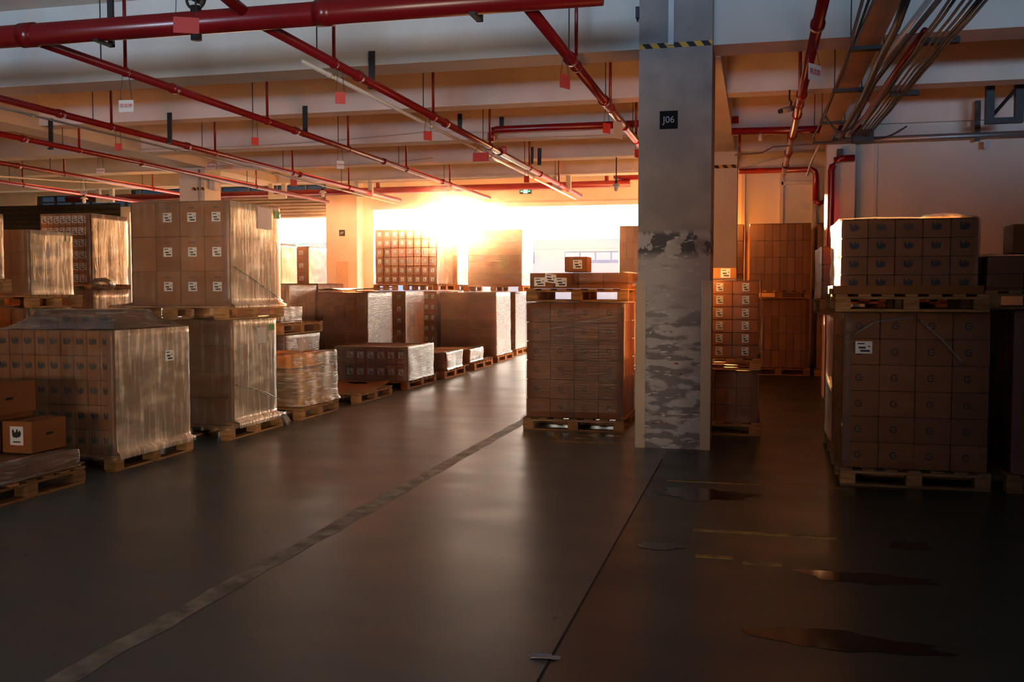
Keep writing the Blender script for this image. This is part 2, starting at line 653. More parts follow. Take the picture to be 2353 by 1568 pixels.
b = MB()                                                # dock wall: two door openings and a high window strip
D0, D1 = DOCK, DOCK + .3
b.box(XL, -21.6, D0, D1, 0, 5.5)
b.box(-21.6, -18.3, D0, D1, 0, 4.12)
b.box(-21.6, -18.3, D0, D1, 4.5, 5.5)
b.box(-18.3, -11.75, D0, D1, 3.95, 4.2)
b.box(-18.3, -11.75, D0, D1, 4.62, 5.5)
b.box(-11.75, -10.5, D0, D1, 0, 5.5)
b.box(-10.5, -.55, D0, D1, 3.9, 5.5)
b.box(-.55, XR, D0, D1, 0, 5.5)
struct(put('wall_dock', b, M_WALL))
b = MB()
for x in [-21.6 + .62 * i for i in range(6)]:
    b.box(x, x + .05, D0 + .05, D0 + .12, 4.12, 4.5)
b.box(-21.6, -18.3, D0 + .06, D0 + .11, 4.29, 4.33)
wf = struct(put('window_1', b, M_DARK))
put('pane', bx(-21.6, -18.3, D0 + .08, D0 + .09, 4.12, 4.5), M_GLASS, wf)
b = MB()
for x in [-18.0 + .9 * i for i in range(7)]:
    b.box(x, x + .05, D0 + .05, D0 + .12, 4.2, 4.62)
wf = struct(put('window_2', b, M_STEEL))
put('pane', bx(-18.3, -11.75, D0 + .08, D0 + .09, 4.2, 4.62), M_GLASS, wf)
# rolled shutter of the left door: ribs
b = MB()
for i in range(7):
    z = 3.66 + i * .09
    b.prism([(D0 - .06, z), (D0 - .12, z + .03), (D0 - .12, z + .06), (D0 - .06, z + .09)], -18.2, -11.8, 0, 'x')
d1 = struct(put('door_1', b, M_SHUT))
d2 = struct(put('door_2', MB().box(-10.5, -.55, D0 - .04, D0 + .0, 3.86, 3.98), M_PALEST))
b = MB()
for i in range(28):
    z = .02 + i * .15
    b.prism([(D0 - .03, z), (D0 - .09, z + .05), (D0 - .09, z + .1), (D0 - .03, z + .15)], -26.5, -18.6, 0, 'x')
struct(put('door_3', b, M_DARKW))

# beams along x, soffits at ZB
for i, (y, hw, zb) in enumerate(((10.35, .24, ZB), (13.0, .16, ZB + .05), (15.6, .2, ZB), (18.1, .2, ZB), (20.7, .2, ZB))):
    if i == 2:
        struct(put('ceiling_beam', bx(XL, XR, y - hw, y + hw, zb, ZS), M_BEAM))
    else:
        struct(put('ceiling_beam', bx(XL, XR, y - hw, y + hw, zb, ZS), M_BEAM))
struct(put('ceiling_beam', bx(XL, XR, 3.0, 3.4, 4.6, ZS), M_BEAM))
struct(put('ceiling_beam', bx(XL, XR, -2.2, -1.8, 4.6, ZS), M_BEAM))
# girders along y over the column rows
struct(put('ceiling_girder', bx(-11.1, -10.62, 3.4, 20.5, ZB - .01, ZS), M_BEAM))
struct(put('ceiling_girder', bx(-.9, -.40, 10.6, 20.5, ZB - .01, ZS), M_BEAM))
# columns
struct(put('column', bx(-1.175, -.455, 9.95, 10.67, 0, ZS), M_COLUMN))
struct(put('column', bx(-11.22, -10.66, 17.5, 18.1, 0, ZB), M_BEAM))
struct(put('column', bx(-11.7, -10.78, DOCK - .5, DOCK, 0, 5.0), M_BEAM))
struct(put('column', bx(-1.1, -.36, 17.75, 18.45, 0, ZB), M_BEAM))
struct(put('column', bx(.98, 1.38, 15.3, 15.75, 0, ZB), M_BEAM))
# cross wall on the right and the recess behind it
struct(put('wall_cross', bx(1.38, XR, 15.5, 15.72, 0, ZB), M_WALL))
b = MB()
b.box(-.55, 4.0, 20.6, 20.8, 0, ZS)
struct(put('wall_recess', b, M_WALL_LIT))
struct(put('wall_recess_side', bx(-.55, -.4, 20.8, DOCK, 0, ZS), M_WALL))
# a pier joint on the cross wall and the frame of a bricked-up doorway in the recess
b = MB()
b.box(1.66, 1.70, 15.47, 15.5, 0, ZB)
struct(put('trim_cross_wall', b, M_WALL))
b = MB()
for x0, x1, z0, z1 in ((-.33, -.26, 0, 3.95), (.42, .49, 0, 3.85), (1.05, 1.12, 0, 3.8), (.45, 1.1, 3.72, 3.78), (-.3, 1.3, 4.18, 4.26)):
    b.box(x0, x1, 20.52, 20.6, z0, z1)
struct(put('trim_recess', b, M_BEAM))

# yard outside
struct(put('ground_yard', bx(-60, 40, DOCK + .3, 120, -.25, -.05), M_YARD))

# ------------------------------------------------------------------ floor details
b = MB()
n = 160
ls, rs_ = [], []
for i in range(n + 1):
    y = 2.6 + (DOCK - 2.8) * i / n
    ls.append((-2.82 + .03 * noise.noise((0, y * 3.1, 1)), y))
    rs_.append((-2.69 + .03 * noise.noise((5, y * 3.1, 2)), y))
for i in range(n):
    b.poly([(*ls[i], .0015), (*rs_[i], .0015), (*rs_[i + 1], .0015), (*ls[i + 1], .0015)])
struct(put('floor_joint', b, M_CRACK))
struct(put('floor_seam', bx(-.857, -.845, 2.6, 9.3, .0, .0015), M_SEAM))
for k, (x0, x1, y, w_, l_) in enumerate(((-.72, .74, 8.25, .035, 'long worn yellow floor line just in front of the large right load'),
                                        (-.4, .52, 6.58, .06, 'worn yellow floor line in the middle of the dark right floor'),
                                        (-.34, -.12, 5.93, .06, 'short left dash of the nearest yellow floor line'),
                                        (-.06, .16, 5.85, .06, 'short right dash of the nearest yellow floor line'))):
    tag(put('floor_line', bx(x0, x1, y - w_ / 2, y + w_ / 2, .0005, .0025), M_LINE), l_, 'floor marking', 'worn yellow floor markings')
r = thing('floor_stencil', 'yellow stencilled box on the floor in front of the single middle load', 'floor marking', (-1.7, 10.4, 0))
put('front_line', bx(-.35, .37, -.28, -.23, .0005, .0025), M_LINE, r)
b = MB()
b.poly([(-.4, -.28, .0025), (-.34, -.28, .0025), (-.44, .4, .0025), (-.5, .4, .0025)])
put('side_line', b, M_LINE, r)
for x in (-.2, .2):
    for y in (0, .22):
        put('letter_bar', bx(x, x + .25, y, y + .07, .0005, .0025), M_LINE, r)


def blob(cx, cy, rx, ry, label, sd, rot=0):
    b = MB()
    pts = []
    for k in range(48):
        t = 2 * math.pi * k / 48
        q = 1 + .55 * noise.noise((math.cos(t) * 1.7 + sd, math.sin(t) * 1.7, sd * 3.3)) + .2 * noise.noise((math.cos(t) * 5, math.sin(t) * 5, sd))
        pts.append((cx + rx * q * math.cos(t), cy + ry * q * math.sin(t), .002))
    b.poly(pts)
    tag(put('floor_stain', b, M_STAIN), label, 'stain', 'dark wet stains on the floor')


blob(-.42, 7.75, .36, .22, 'wide dark wet stain just before the long yellow line', 1.3)
blob(-.58, 6.1, .17, .10, 'small dark wet stain left of the yellow dashes', 2.1)
blob(.35, 4.62, .42, .13, 'large black wet stain nearest to the bottom right corner', 4.7)
blob(.62, 5.7, .36, .1, 'dark wet stain at right of the yellow dashes', 6.2)
blob(.95, 6.5, .12, .12, 'small dark stain below the large right load', 8.4)
b = MB()
pts = []
for k in range(14):
    t = 2 * math.pi * k / 14
    q = 1 + .5 * noise.noise((math.cos(t) * 2, math.sin(t) * 2, 9.1))
    pts.append((-.88 + .075 * q * math.cos(t), 4.1 + .03 * q * math.sin(t), .006 + .003 * math.sin(3 * t)))
b.poly(pts)
b.poly([(-.93, 4.09, .002), (-.83, 4.09, .002), (-.85, 4.12, .012), (-.92, 4.12, .012)])
tag(put('plastic_scrap', b, M_SCRAP), 'torn scrap of grey film lying across the dark floor seam', 'scrap')

# ------------------------------------------------------------------ pallets
_pc = {}


def pallet(x0, x1, y0, y1, z0, label, run='x', h=.145):
    """block pallet: deck boards run along x or y"""
    sx, sy = x1 - x0, y1 - y0
    root = thing('wooden_pallet', label, 'pallet', ((x0 + x1) / 2, (y0 + y1) / 2, z0), 0, 'wooden pallets')
    L_, D_ = (sx, sy) if run == 'x' else (sy, sx)       # deck boards are L_ long, spread over D_
    key = (round(L_, 3), round(D_, 3), round(h, 3))
    if key not in _pc:
        t = .02
        bh = h - 3 * t
        _pc[key] = dict(
            deck=bx(-L_ / 2, L_ / 2, -.048, .048, 0, t).mesh('deck_board', M_WOOD, bevel=.002),
            stringer=bx(-.05, .05, -D_ / 2, D_ / 2, 0, t).mesh('stringer_board', M_WOOD, bevel=.002),
            block=bx(-.06, .06, -.06, .06, 0, bh).mesh('block', M_WOOD, bevel=.003),
            base=bx(-.05, .05, -D_ / 2, D_ / 2, 0, t).mesh('base_board', M_WOOD, bevel=.002), t=t, bh=bh)
    c = _pc[key]
    t, bh = c['t'], c['bh']
    rz = 0 if run == 'x' else math.pi / 2

    def P(name, me, a, d, z):
        loc = (a, d, z) if run == 'x' else (-d, a, z)
        link(name, me, root, loc, (0, 0, rz))
    for i in range(7):
        P('deck_board', c['deck'], 0, -D_ / 2 + .048 + (D_ - .096) * i / 6, h - t)
    for a in (-L_ / 2 + .06, 0, L_ / 2 - .06):
        P('stringer_board', c['stringer'], a, 0, h - 2 * t)
        P('base_board', c['base'], a, 0, 0)
        for d in (-D_ / 2 + .06, 0, D_ / 2 - .06):
            P('block', c['block'], a, d, t)
    return root


# ------------------------------------------------------------------ prints and labels
def label_mesh(w, h):
    b = MB()
    b.box(-w / 2, w / 2, -.002, 0, -h / 2, h / 2)
    for (a, c, e, f) in ((-.38, .05, .26, .36), (-.30, .12, -.10, .06), (-.2, .36, -.36, -.2), (.26, .38, .04, .14)):
        b.box(a * w, c * w, -.003, -.002, e * h, f * h, 1)
    return b.mesh('label', [M_LAB, M_INK])


LAB = label_mesh(.105, .10)
LABW = label_mesh(.13, .10)
LABS = label_mesh(.075, .09)


def g_mesh(r):
    b = MB()
    n = 22
    for i in range(n):
        t0 = math.radians(45 + 290 * i / n)
        t1 = math.radians(45 + 290 * (i + 1) / n)
        a = [(rr * math.cos(t), -.0015, rr * math.sin(t)) for rr, t in ((r, t0), (r, t1), (r * .66, t1), (r * .66, t0))]
        b.poly(a)
    b.poly([(0, -.0015, r * .16), (r, -.0015, r * .16), (r, -.0015, -r * .16), (0, -.0015, -r * .16)])
    return b.mesh('printed_logo', M_INK)


GLOGO = g_mesh(.03)
ROOST = [(-.9, -.1), (-.95, .55), (-.75, .95), (-.5, .6), (-.38, .2), (-.1, .55), (.05, .95), (.3, .8), (.25, .45), (.5, .5),
         (.62, .75), (.8, .55), (.95, .1), (.8, -.3), (.45, -.55), (.2, -.5), (0, -.7), (-.3, -.55), (-.7, -.6)]


def bird_mesh(s, y=-.0015):
    b = MB()
    b.poly([(x * s, y, z * s) for x, z in ROOST])
    return b.mesh('printed_mark', M_INK)


BIRD = bird_mesh(.04)
DASH = bx(-.035, .035, -.0015, 0, -.008, .008).mesh('printed_text', M_DASH)
DASHB = bx(-.04, .04, -.0015, 0, -.01, .01).mesh('printed_text', M_INK)


# ------------------------------------------------------------------ stretch film
def film(parent, sx, sy, z0, z1, mt, skirt=.05, flare=.03, fold=.12, wr=.008, seed=0, name='stretch_wrap', lev=14, n=12, bulge=0.0, po=None):
    b = MB()
    hx, hy = sx / 2 + .008, sy / 2 + .008
    ring = []
    r = .02
    for (cx, cy, a0) in ((hx - r, -hy + r, -90), (hx - r, hy - r, 0), (-hx + r, hy - r, 90), (-hx + r, -hy + r, 180)):
        for k in range(4):
            t = math.radians(a0 + 30 * k)
            ring.append((cx + r * math.cos(t), cy + r * math.sin(t), math.cos(t), math.sin(t)))
        # points along the following side
        nx = {-90: (0, 1), 0: (-1, 0), 90: (0, -1), 180: (1, 0)}[a0]
        ln = (2 * hy if nx[0] == 0 else 2 * hx) - 2 * r
        ex, ey = ring[-1][0], ring[-1][1]
        on = {-90: (1, 0), 0: (0, 1), 90: (-1, 0), 180: (0, -1)}[a0]
        for k in range(1, n):
            ring.append((ex + nx[0] * ln * k / n, ey + nx[1] * ln * k / n, *on))
    R = len(ring)
    rows = [(z0 - skirt, flare), (z0 + .004, flare), (z0 + .03, .004)] if skirt else [(z0 + .004, .006), (z0 + .03, .002)]
    for k in range(1, lev):
        rows.append((z0 + (z1 - z0) * k / lev, 0.0))
    topn = .010 if bulge else .0008
    rows += [(z1 - .004, .0), (z1 + .0005, -.006), (z1 + .0010, -fold)]
    for z, off in rows:
        for x, y, ox, oy in ring:
            q = wr * (.5 + .5 * noise.noise((x * 3 + seed, y * 3, z * 9)) + .5 * noise.noise((x * 9 + seed, y * 9, z * 3)))
            if off < -.01:
                q = 0
            q += bulge * max(0, noise.noise((x * 1.3 + seed, y * 1.3, z * 1.7)))
            if z < z0 + .01 and po and skirt:
                e1 = ((po[1] if ox > 0 else po[0]) + .016) * min(1, abs(ox) * 2) * (1 if ox > 0 else -1)
                e2 = ((po[3] if oy > 0 else po[2]) + .016) * min(1, abs(oy) * 2) * (1 if oy > 0 else -1)
                b.v.append((x + e1 + ox * q * .5, y + e2 + oy * q * .5, z))
                continue
            zz = z
            if z > z1:
                zz = z + topn * (1 + noise.noise((x * 7, y * 7, seed)))
            b.v.append((x + ox * (off + q), y + oy * (off + q), zz))
    for j in range(len(rows) - 1):
        for k in range(R):
            b.f.append((j * R + k, j * R + (k + 1) % R, (j + 1) * R + (k + 1) % R, (j + 1) * R + k))
            b.mi.append(1 if mt is M_FILMV and abs(ring[k][2]) > .9 and abs(ring[(k + 1) % R][2]) > .9 else 0)  # long sides take the film with side light put in
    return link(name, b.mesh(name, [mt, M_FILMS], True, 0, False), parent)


# ------------------------------------------------------------------ loads of cartons
_cc = {}
CASES = dict(c=M_CARD, p=M_CARD2, y=M_YCARD)


def carton_mesh(w, d, h, cm):
    k = (round(w, 3), round(d, 3), round(h, 3), cm)
    if k not in _cc:
        _cc[k] = bx(-w / 2, w / 2, -d / 2, d / 2, 0, h).mesh('carton', CASES[cm], bevel=.004)
    return _cc[k]


def load(label, x0, x1, y0, y1, z0, z1, nx, ny, nz, mark=None, cm='c', wrap='c', left=False, skirt=0.0, seed=0, skip=(),
         corner=True, top=True, side_mark=None, wr=.008, bulge=0.0, flare=.03, po=None, group='stretch-wrapped carton loads', cat='pallet load', tint=None):
    sx, sy, sz = x1 - x0, y1 - y0, z1 - z0
    root = thing('wrapped_carton_load', label, cat, ((x0 + x1) / 2, (y0 + y1) / 2, z0), 0, group)
    g = .005
    w, d, h = sx / nx, sy / ny, (sz - .006) / nz
    me = carton_mesh(w - g, d - (.012 if wrap == 'v' else g), h - g, cm)
    rd = random.Random(seed + 11)
    for k in range(nz):
        for i in range(nx):
            for j in range(ny):
                fr = j == 0
                sd = (i == 0) if left else (i == nx - 1)
                tp = k == nz - 1 and nx * ny * 1 <= 24
                if not (fr or sd or tp):
                    continue
                if (i, k) in skip and fr:
                    continue
                x = -sx / 2 + w * (i + .5) + rd.uniform(-.002, .002)
                y = -sy / 2 + d * (j + .5) + rd.uniform(-.003, .003)
                c = link('carton', me, root, (x, y, k * h + .001))
                if fr and mark:
                    yy = -(d - g) / 2 - .0005
                    if mark == 'ship':
                        if i > 0 or nx < 4:
                            link('label', LAB, c, (0, yy, h * .55))
                            link('printed_text', DASH, c, (0, yy, h * .82))
                    elif mark == 'ships':
                        link('label', LABS, c, (0, yy, h * .52))
                    elif mark == 'g':
                        if not (i % 2 and nx > 4):
                            link('printed_logo', GLOGO, c, (-.02, yy, h * .5))
                    elif mark == 'bird':
                        link('printed_mark', BIRD, c, (0, yy, h * .55))
                    elif mark == 'dash':
                        link('printed_text', DASH, c, (0, yy, h * .5))
                if sd and side_mark == 'dash' and not left:
                    link('printed_text', DASHB, c, ((w - g) / 2 + .0005, 0, h * .5), (0, 0, math.pi / 2))
    # the cartons further in, as one closed body behind the visible faces
    cx0, cx1 = (-sx / 2 + w, sx / 2) if left else (-sx / 2, sx / 2 - w)
    if nx == 1:
        cx0, cx1 = -sx / 2 + .01, sx / 2 - .01
    b = MB()
    b.box(cx0 + .002, cx1 - .002, -sy / 2 + (d if ny > 1 else .01) + .002, sy / 2 - .002, .002, sz - .012)
    put('inner_cartons', b, CASES[cm], root)
    if top:
        b = MB().box(-sx / 2, sx / 2, -sy / 2, sy / 2, sz - .006, sz - .002)
        put('top_sheet', b, M_SHEET, root)
    if corner:
        s_ = -1 if left else 1
        b = MB()
        xe = s_ * (sx / 2 + .003)
        b.box(min(xe, xe - s_ * .06), max(xe, xe - s_ * .06), -sy / 2 - .006, -sy / 2 - .002, .02, sz - .01)
        b.box(min(xe, xe + s_ * .003), max(xe, xe + s_ * .003), -sy / 2 - .006, -sy / 2 + .055, .02, sz - .01)
        put('corner_board', b, M_CORNER, root)
    mt = dict(c=M_FILM, h=M_FILMH, v=M_FILMV, o=M_FILMO).get(wrap)
    if mt:
        film(root, sx, sy, 0, sz, mt, skirt=skirt, seed=seed * 3.7, wr=wr, bulge=bulge, flare=flare, po=po)
    return root


def film_rope(root, pts, r=.008, mt=None):
    b = MB()
    P = []
    for i in range(len(pts) - 1):
        a, c = Vector(pts[i]), Vector(pts[i + 1])
        for k in range(8):
            q = a.lerp(c, k / 8)
            P.append(q)
    P.append(Vector(pts[-1]))
    b.tube(P, [r * (1 + .4 * noise.noise((i * .9, 0, r * 100))) for i in range(len(P))], 6)
    put('film_twist', b, M_FILMH, root, smooth=True)


def side_sheet(root, x, y0, y1, z0, z1, mt=M_LABP, name='paper_sheet'):
    b = MB()
    n = 6
    for i in range(n):
        ya, yb = y0 + (y1 - y0) * i / n, y0 + (y1 - y0) * (i + 1) / n
        xa = x + .004 * math.sin(i * 1.3)
        xb = x + .004 * math.sin((i + 1) * 1.3)
        b.poly([(xa, ya, z0), (xb, yb, z0), (xb, yb, z1), (xa, ya, z1)])
        b.poly([(xa - .003, ya, z1), (xb - .003, yb, z1), (xb - .003, yb, z0), (xa - .003, ya, z0)])
    return put(name, b, mt, root)


def two(lab, p, x0, x1, y0, y1, zb, z1, *a, pal=None, run='x', po=(.05, .05, .05, .05), h=.145, **k):
    """a pallet at height zb with its load on top"""
    pallet(x0 - po[0], x1 + po[1], y0 - po[2], y1 + po[3], zb, pal, run, h)
    return load(lab, x0, x1, y0, y1, zb + h + .002, z1, *a, po=po, **k)


# ---- left row along the aisle, near to far
XE = -5.47
# A: low wrapped layer with loose cartons on it
pallet(-6.65, -5.40, 5.75, 6.98, 0, 'wooden pallet nearest in the left row, under loose cartons')
a = load('low crinkled film-wrapped layer under the loose cartons, nearest in left row', -6.62, -5.44, 5.80, 6.95, .150, .285, 3, 3, 1, wrap='h', corner=False,
         skirt=0, seed=1, wr=.018, top=True, bulge=.02)
b = MB()
b.box(-6.66, -5.36, 5.76, 7.06, .1455, .1495)


def loose(name, label, x0, x1, y0, y1, z0, z1, rz=0.0, cm='c', extra=None, group='loose single cartons'):
    r = thing(name, label, 'carton', ((x0 + x1) / 2, (y0 + y1) / 2, z0), rz, group)
    w, d, h = x1 - x0, y1 - y0, z1 - z0
    link('case', bx(-w / 2, w / 2, -d / 2, d / 2, 0, h).mesh('case', CASES[cm], bevel=.005), r)
    tp = MB().box(-.025, .025, -d / 2 - .001, d / 2 + .001, h, h + .001)
    put('tape', tp, M_CARD2, r)
    if extra == 'bird':
        q = MB()
        q.box(-.062, .062, -.002, 0, -.075, .075)
        q.v = [(x, y, z) for x, y, z in q.v]
        q.poly([(x * .045, -.003, z * .045 + .012) for x, z in ROOST], 1)
        q.box(-.035, .035, -.003, -.002, -.055, -.045, 1)
        for x0_, x1_, z0_, z1_ in ((-.066, .066, .075, .079), (-.066, .066, -.079, -.075), (-.066, -.062, -.079, .079), (.062, .066, -.079, .079)):
            q.box(x0_, x1_, -.002, 0, z0_, z1_, 2)
        put('label', q, [M_LAB, M_INK, M_REDP], r, (0, -d / 2 - .001, h * .55))
        link('printed_text', DASHB, r, (w / 2 + .001, 0, h * .55), (0, 0, math.pi / 2))
    elif extra == 'text':
        link('printed_text', DASHB, r, (w / 2 + .001, 0, h * .5), (0, 0, math.pi / 2))
    elif extra == 'ship':
        link('label', LAB, r, (.02, -d / 2 - .001, h * .5))
        link('printed_text', DASH, r, (.0, -d / 2 - .001, h * .85))
    return r


loose('loose_carton', 'small brown carton with white label and black bird mark, beside two bigger cartons', -5.86, -5.58, 6.58, 6.98, .302, .555, .0, extra='bird')
loose('loose_carton', 'large brown carton standing behind the small carton with bird label', -6.5, -5.9, 6.25, 6.98, .302, .60, .0)
loose('loose_carton', 'wide brown carton lying on top of the two lower loose cartons', -6.45, -5.80, 6.3, 6.90, .607, .86, .0, extra='text')

# B: wide load with a raised upper tier under a tent of film
two('wide load of upright cartons with bird prints under tented film', 0, -6.68, XE, 7.46, 8.64, 0, 1.25, 9, 5, 5, mark='bird', wrap='v', seed=2,
    pal='wooden pallet under the tented load with bird prints', po=(.03, .02, .02, .03), skirt=.04)
B = bpy.data.objects[[o.name for o in COL.objects if o.name.startswith('wrapped_carton_load')][-1]]
ox, oy, oz = B.location
me = carton_mesh(.195, .5, .16, 'c')
for i in range(4):
    c = link('carton', me, B, (-6.36 + .2 * i - ox, 8.0 - oy, 1.255 - oz))
    link('printed_mark', BIRD, c, (0, -.251, .08))
b = MB()                                                # tent of film from the upper tier down to the edges
top = [(-6.47, 7.72), (-5.64, 7.72), (-5.64, 8.27), (-6.47, 8.27)]
bot = [(-6.69, 7.44), (-5.455, 7.44), (-5.455, 8.66), (-6.69, 8.66)]
NS, NL = 14, 7
for j in range(NL + 1):
    for s in range(4):
        for k in range(NS):
            t = k / NS
            q = j / NL
            a_ = Vector(top[s]).lerp(Vector(top[(s + 1) % 4]), t)
            c_ = Vector(bot[s]).lerp(Vector(bot[(s + 1) % 4]), t)
            p = a_.lerp(c_, q ** 1.25)
            z = 1.425 + (1.258 - 1.425) * (1 - (1 - q) ** 1.8)
            z += .014 * noise.noise((p.x * 6, p.y * 6, q * 3)) * (1 if 0 < j else .3)
            b.v.append((p.x - ox, p.y - oy, z - oz))
R = 4 * NS
for j in range(NL):
    for k in range(R):
        b.f.append((j * R + k, j * R + (k + 1) % R, (j + 1) * R + (k + 1) % R, (j + 1) * R + k))
        b.mi.append(0)
b.f.append(tuple(range(R)))
b.mi.append(0)
put('film_tent', b, M_FILMH, B, smooth=True)
q = link('label', LABW, B, (XE + .018 - ox, 8.28 - oy, .98 - oz), (0, 0, math.pi / 2))

# C: two loads on each other
C1 = two('lower pleated load below the tall load with nine white labels', 0, -6.55, XE, 9.47, 10.45, 0, 1.285, 4, 10, 4, wrap='v', seed=3,
         pal='wooden pallet on the floor below the nine-label stack', po=(.06, .05, .16, .1), h=.16, skirt=.05, flare=.06)
side_sheet(C1, .56, .02, .22, .84, 1.02)
side_sheet(C1, .56, .32, .42, .98, 1.05, M_GREEN, 'green_sticker')
film_rope(C1, [(.56, -.46, .42), (.57, .1, .30), (.58, .49, .16)], .006)
b = MB()
for i in range(8):
    t = i / 7
    b.v += []
b.tube([(.60, .50, -.02), (.63, .54, -.06), (.65, .56, -.11), (.66, .54, -.15)], [.02, .035, .04, .02], 8)
put('film_tail', b, M_FILMH, C1, smooth=True)
C2 = two('tall dark load with nine white labels, top of the left stack', 0, -6.64, XE + .01, 9.42, 10.56, 1.29, 2.56, 4, 11, 3, mark='ship', wrap='v', seed=4,
         pal='wooden pallet between the lower pleated load and nine-label load', po=(.14, .03, .18, .04), h=.145, skirt=.022, flare=.05)
side_sheet(C2, .61, .02, .34, .86, 1.10)
side_sheet(C2, .61, .42, .54, 1.0, 1.09, M_GREEN, 'green_sticker')
film_rope(C2, [(.612, -.5, .42), (.615, .1, .22), (.62, .57, .04)], .006)
b = MB()
b.tube([(.612, .30, .62), (.625, .28, .56), (.612, .31, .50)], .006, 6)
put('film_knot', b, M_FILMH, C2, smooth=True)

# D: yellow-orange load with film pulled over its right half
pallet(-6.5, -5.42, 11.0, 12.12, 0, 'wooden pallet under the yellow film-wrapped cartons', 'x')
D = load('shiny yellow-orange load of cartons with torn film on its right face', -6.42, -5.5, 11.12, 12.08, .155, .62, 2, 3, 3, cm='y', wrap='o', corner=False,
         seed=5, wr=.02, bulge=.02, skirt=0)
for i, (xx, yy, ww, dd) in enumerate(((-6.0, 11.33, .78, .40), (-5.85, 11.83, .66, .44))):
    c = link('carton', carton_mesh(ww, dd, .17, 'y'), D, (xx - D.location.x, yy - D.location.y, .471))
    link('label', LABS, c, (ww / 2 + .001, -.06, .085), (0, 0, math.pi / 2))
tf = film(D, .34, 1.0, .02, .645, M_FILMT, skirt=.01, seed=55, wr=.035, bulge=.04, name='torn_film')
tf.location = (.33, .0, 0)
# E: empty pallet with a buckled cardboard sheet
pallet(-6.6, -5.42, 12.78, 14.1, 0, 'empty wooden pallet carrying only a buckled cardboard sheet', 'x')
b = MB()
nx_, ny_ = 12, 12
for i in range(nx_ + 1):
    for j in range(ny_ + 1):
        x = -6.6 + 1.12 * i / nx_
        y = 12.76 + 1.4 * j / ny_
        z = .149 + .07 * (max(0, (j / ny_ - .7) / .3) ** 1.5) * (.5 + .5 * math.cos(i * .5)) + .05 * max(0, 1 - i / 2.5)
        b.v.append((x, y, z))
for i in range(nx_):
    for j in range(ny_):
        k = i * (ny_ + 1) + j
        b.f.append((k, k + ny_ + 1, k + ny_ + 2, k + 1))
        b.mi.append(0)
sh = put('cardboard_sheet', b, M_SHEET)
mod = sh.modifiers.new('thickness', 'SOLIDIFY')
mod.thickness = .005
mod.offset = 1
tag(sh, 'buckled brown cardboard sheet lying on the empty pallet', 'cardboard sheet')
# F: low load with two rows of labels
F_ = two('low load with two rows of pale labels and shiny right face', 0, -6.72, XE, 14.88, 16.2, 0, .68, 7, 4, 2, mark='ship', wrap='h', seed=6,
         pal='wooden pallet under the low load with two label rows', po=(.03, .03, .05, .1), h=.13, wr=.02, bulge=.02)
# G, H: low white wrapped layers
two('flat white-wrapped low load beyond the two-row label load', 0, -6.6, -5.5, 16.95, 18.0, 0, .46, 3, 3, 2, cm='p', wrap='h', seed=7, corner=False,
    pal='wooden pallet under the flat white-wrapped low load', wr=.03, bulge=.04, po=(.04, .05, .15, .1))
two('second flat white-wrapped low load, farther along the aisle', 0, -6.6, -5.62, 18.9, 19.9, 0, .40, 3, 3, 1, cm='p', wrap='h', seed=8, corner=False,
    pal='wooden pallet under the farther flat white-wrapped load', wr=.03, bulge=.04, po=(.04, .15, .1, .3))
# I, J: tall loads at the end of the row, J with an upper load
two('tall brown load of two carton columns at the aisle end', 0, -6.9, -5.62, 21.0, 22.3, 0, 1.56, 2, 4, 7, wrap='h', seed=9, corner=False,
    pal='wooden pallet under the tall two-column aisle-end load', po=(.03, .06, .05, .1), wr=.02)
two('last floor load of the left row beside the dock door', 0, -7.1, -5.78, 23.45, 24.7, 0, 1.57, 4, 4, 6, wrap='h', seed=10,
    pal='wooden pallet under the last floor load by the dock', po=(.03, .05, .05, .05))
two('plain upper load against the bright dock door, right of the sun', 0, -6.98, -5.62, 23.45, 24.7, 1.575, 3.1, 1, 4, 9, cm='c', wrap='h', seed=11,
    pal='wooden pallet under the plain upper load by the dock door', po=(.12, .05, .05, .05), corner=False)

# ---- second row, behind the aisle row
two('floor load in second row with pale paper sheet on its side', 0, -7.9, -6.92, 13.5, 14.7, 0, .92, 3, 4, 4, wrap='h', seed=12, wr=.02,
    pal='wooden pallet on the floor under the paper-sheet load', po=(.03, .02, .05, .05))
Q1 = bpy.data.objects[[o.name for o in COL.objects if o.name.startswith('wrapped_carton_load')][-1]]
side_sheet(Q1, .51, -.2, .17, .4, .72)
pallet(-8.0, -6.88, 13.3, 14.78, .935, 'wooden pallet on top of the paper-sheet load', 'x', .17)
load('low wrapped layer on the raised pallet in the second row', -7.9, -6.95, 13.4, 14.15, 1.11, 1.35, 2, 2, 1, wrap='h', seed=13, corner=False, cm='p', wr=.025)
two('orange-brown load with torn film behind the raised pallet', 0, -8.9, -7.9, 15.55, 16.65, 0, 1.70, 3, 3, 5, wrap='h', cm='p', seed=14, wr=.02,
    pal='wooden pallet under the orange-brown load with torn film')
two('brown load with label column between torn-film load and dark load', 0, -9.25, -8.2, 17.4, 18.6, 0, 1.74, 4, 4, 6, mark='ships', seed=15, wrap='c',
    pal='wooden pallet under the brown label-column load')
E2 = two('dark five-column load with tiny prints under a loose cardboard lid', 0, -8.0, -6.92, 16.75, 18.0, 0, 1.57, 5, 4, 6, mark='dash', wrap='h', seed=16,
         pal='wooden pallet under the dark tiny-print load')
b = MB()
nx_, ny_ = 8, 8
for i in range(nx_ + 1):
    for j in range(ny_ + 1):
        x = -7.95 + 1.15 * i / nx_
        y = 16.65 + 1.42 * j / ny_
        z = 1.605 + .03 * math.sin(i * .7) ** 2 + .035 * (j / ny_) * (i / nx_)
        b.v.append((x, y, z))
for i in range(nx_):
    for j in range(ny_):
        k = i * (ny_ + 1) + j
        b.f.append((k, k + ny_ + 1, k + ny_ + 2, k + 1))
        b.mi.append(0)
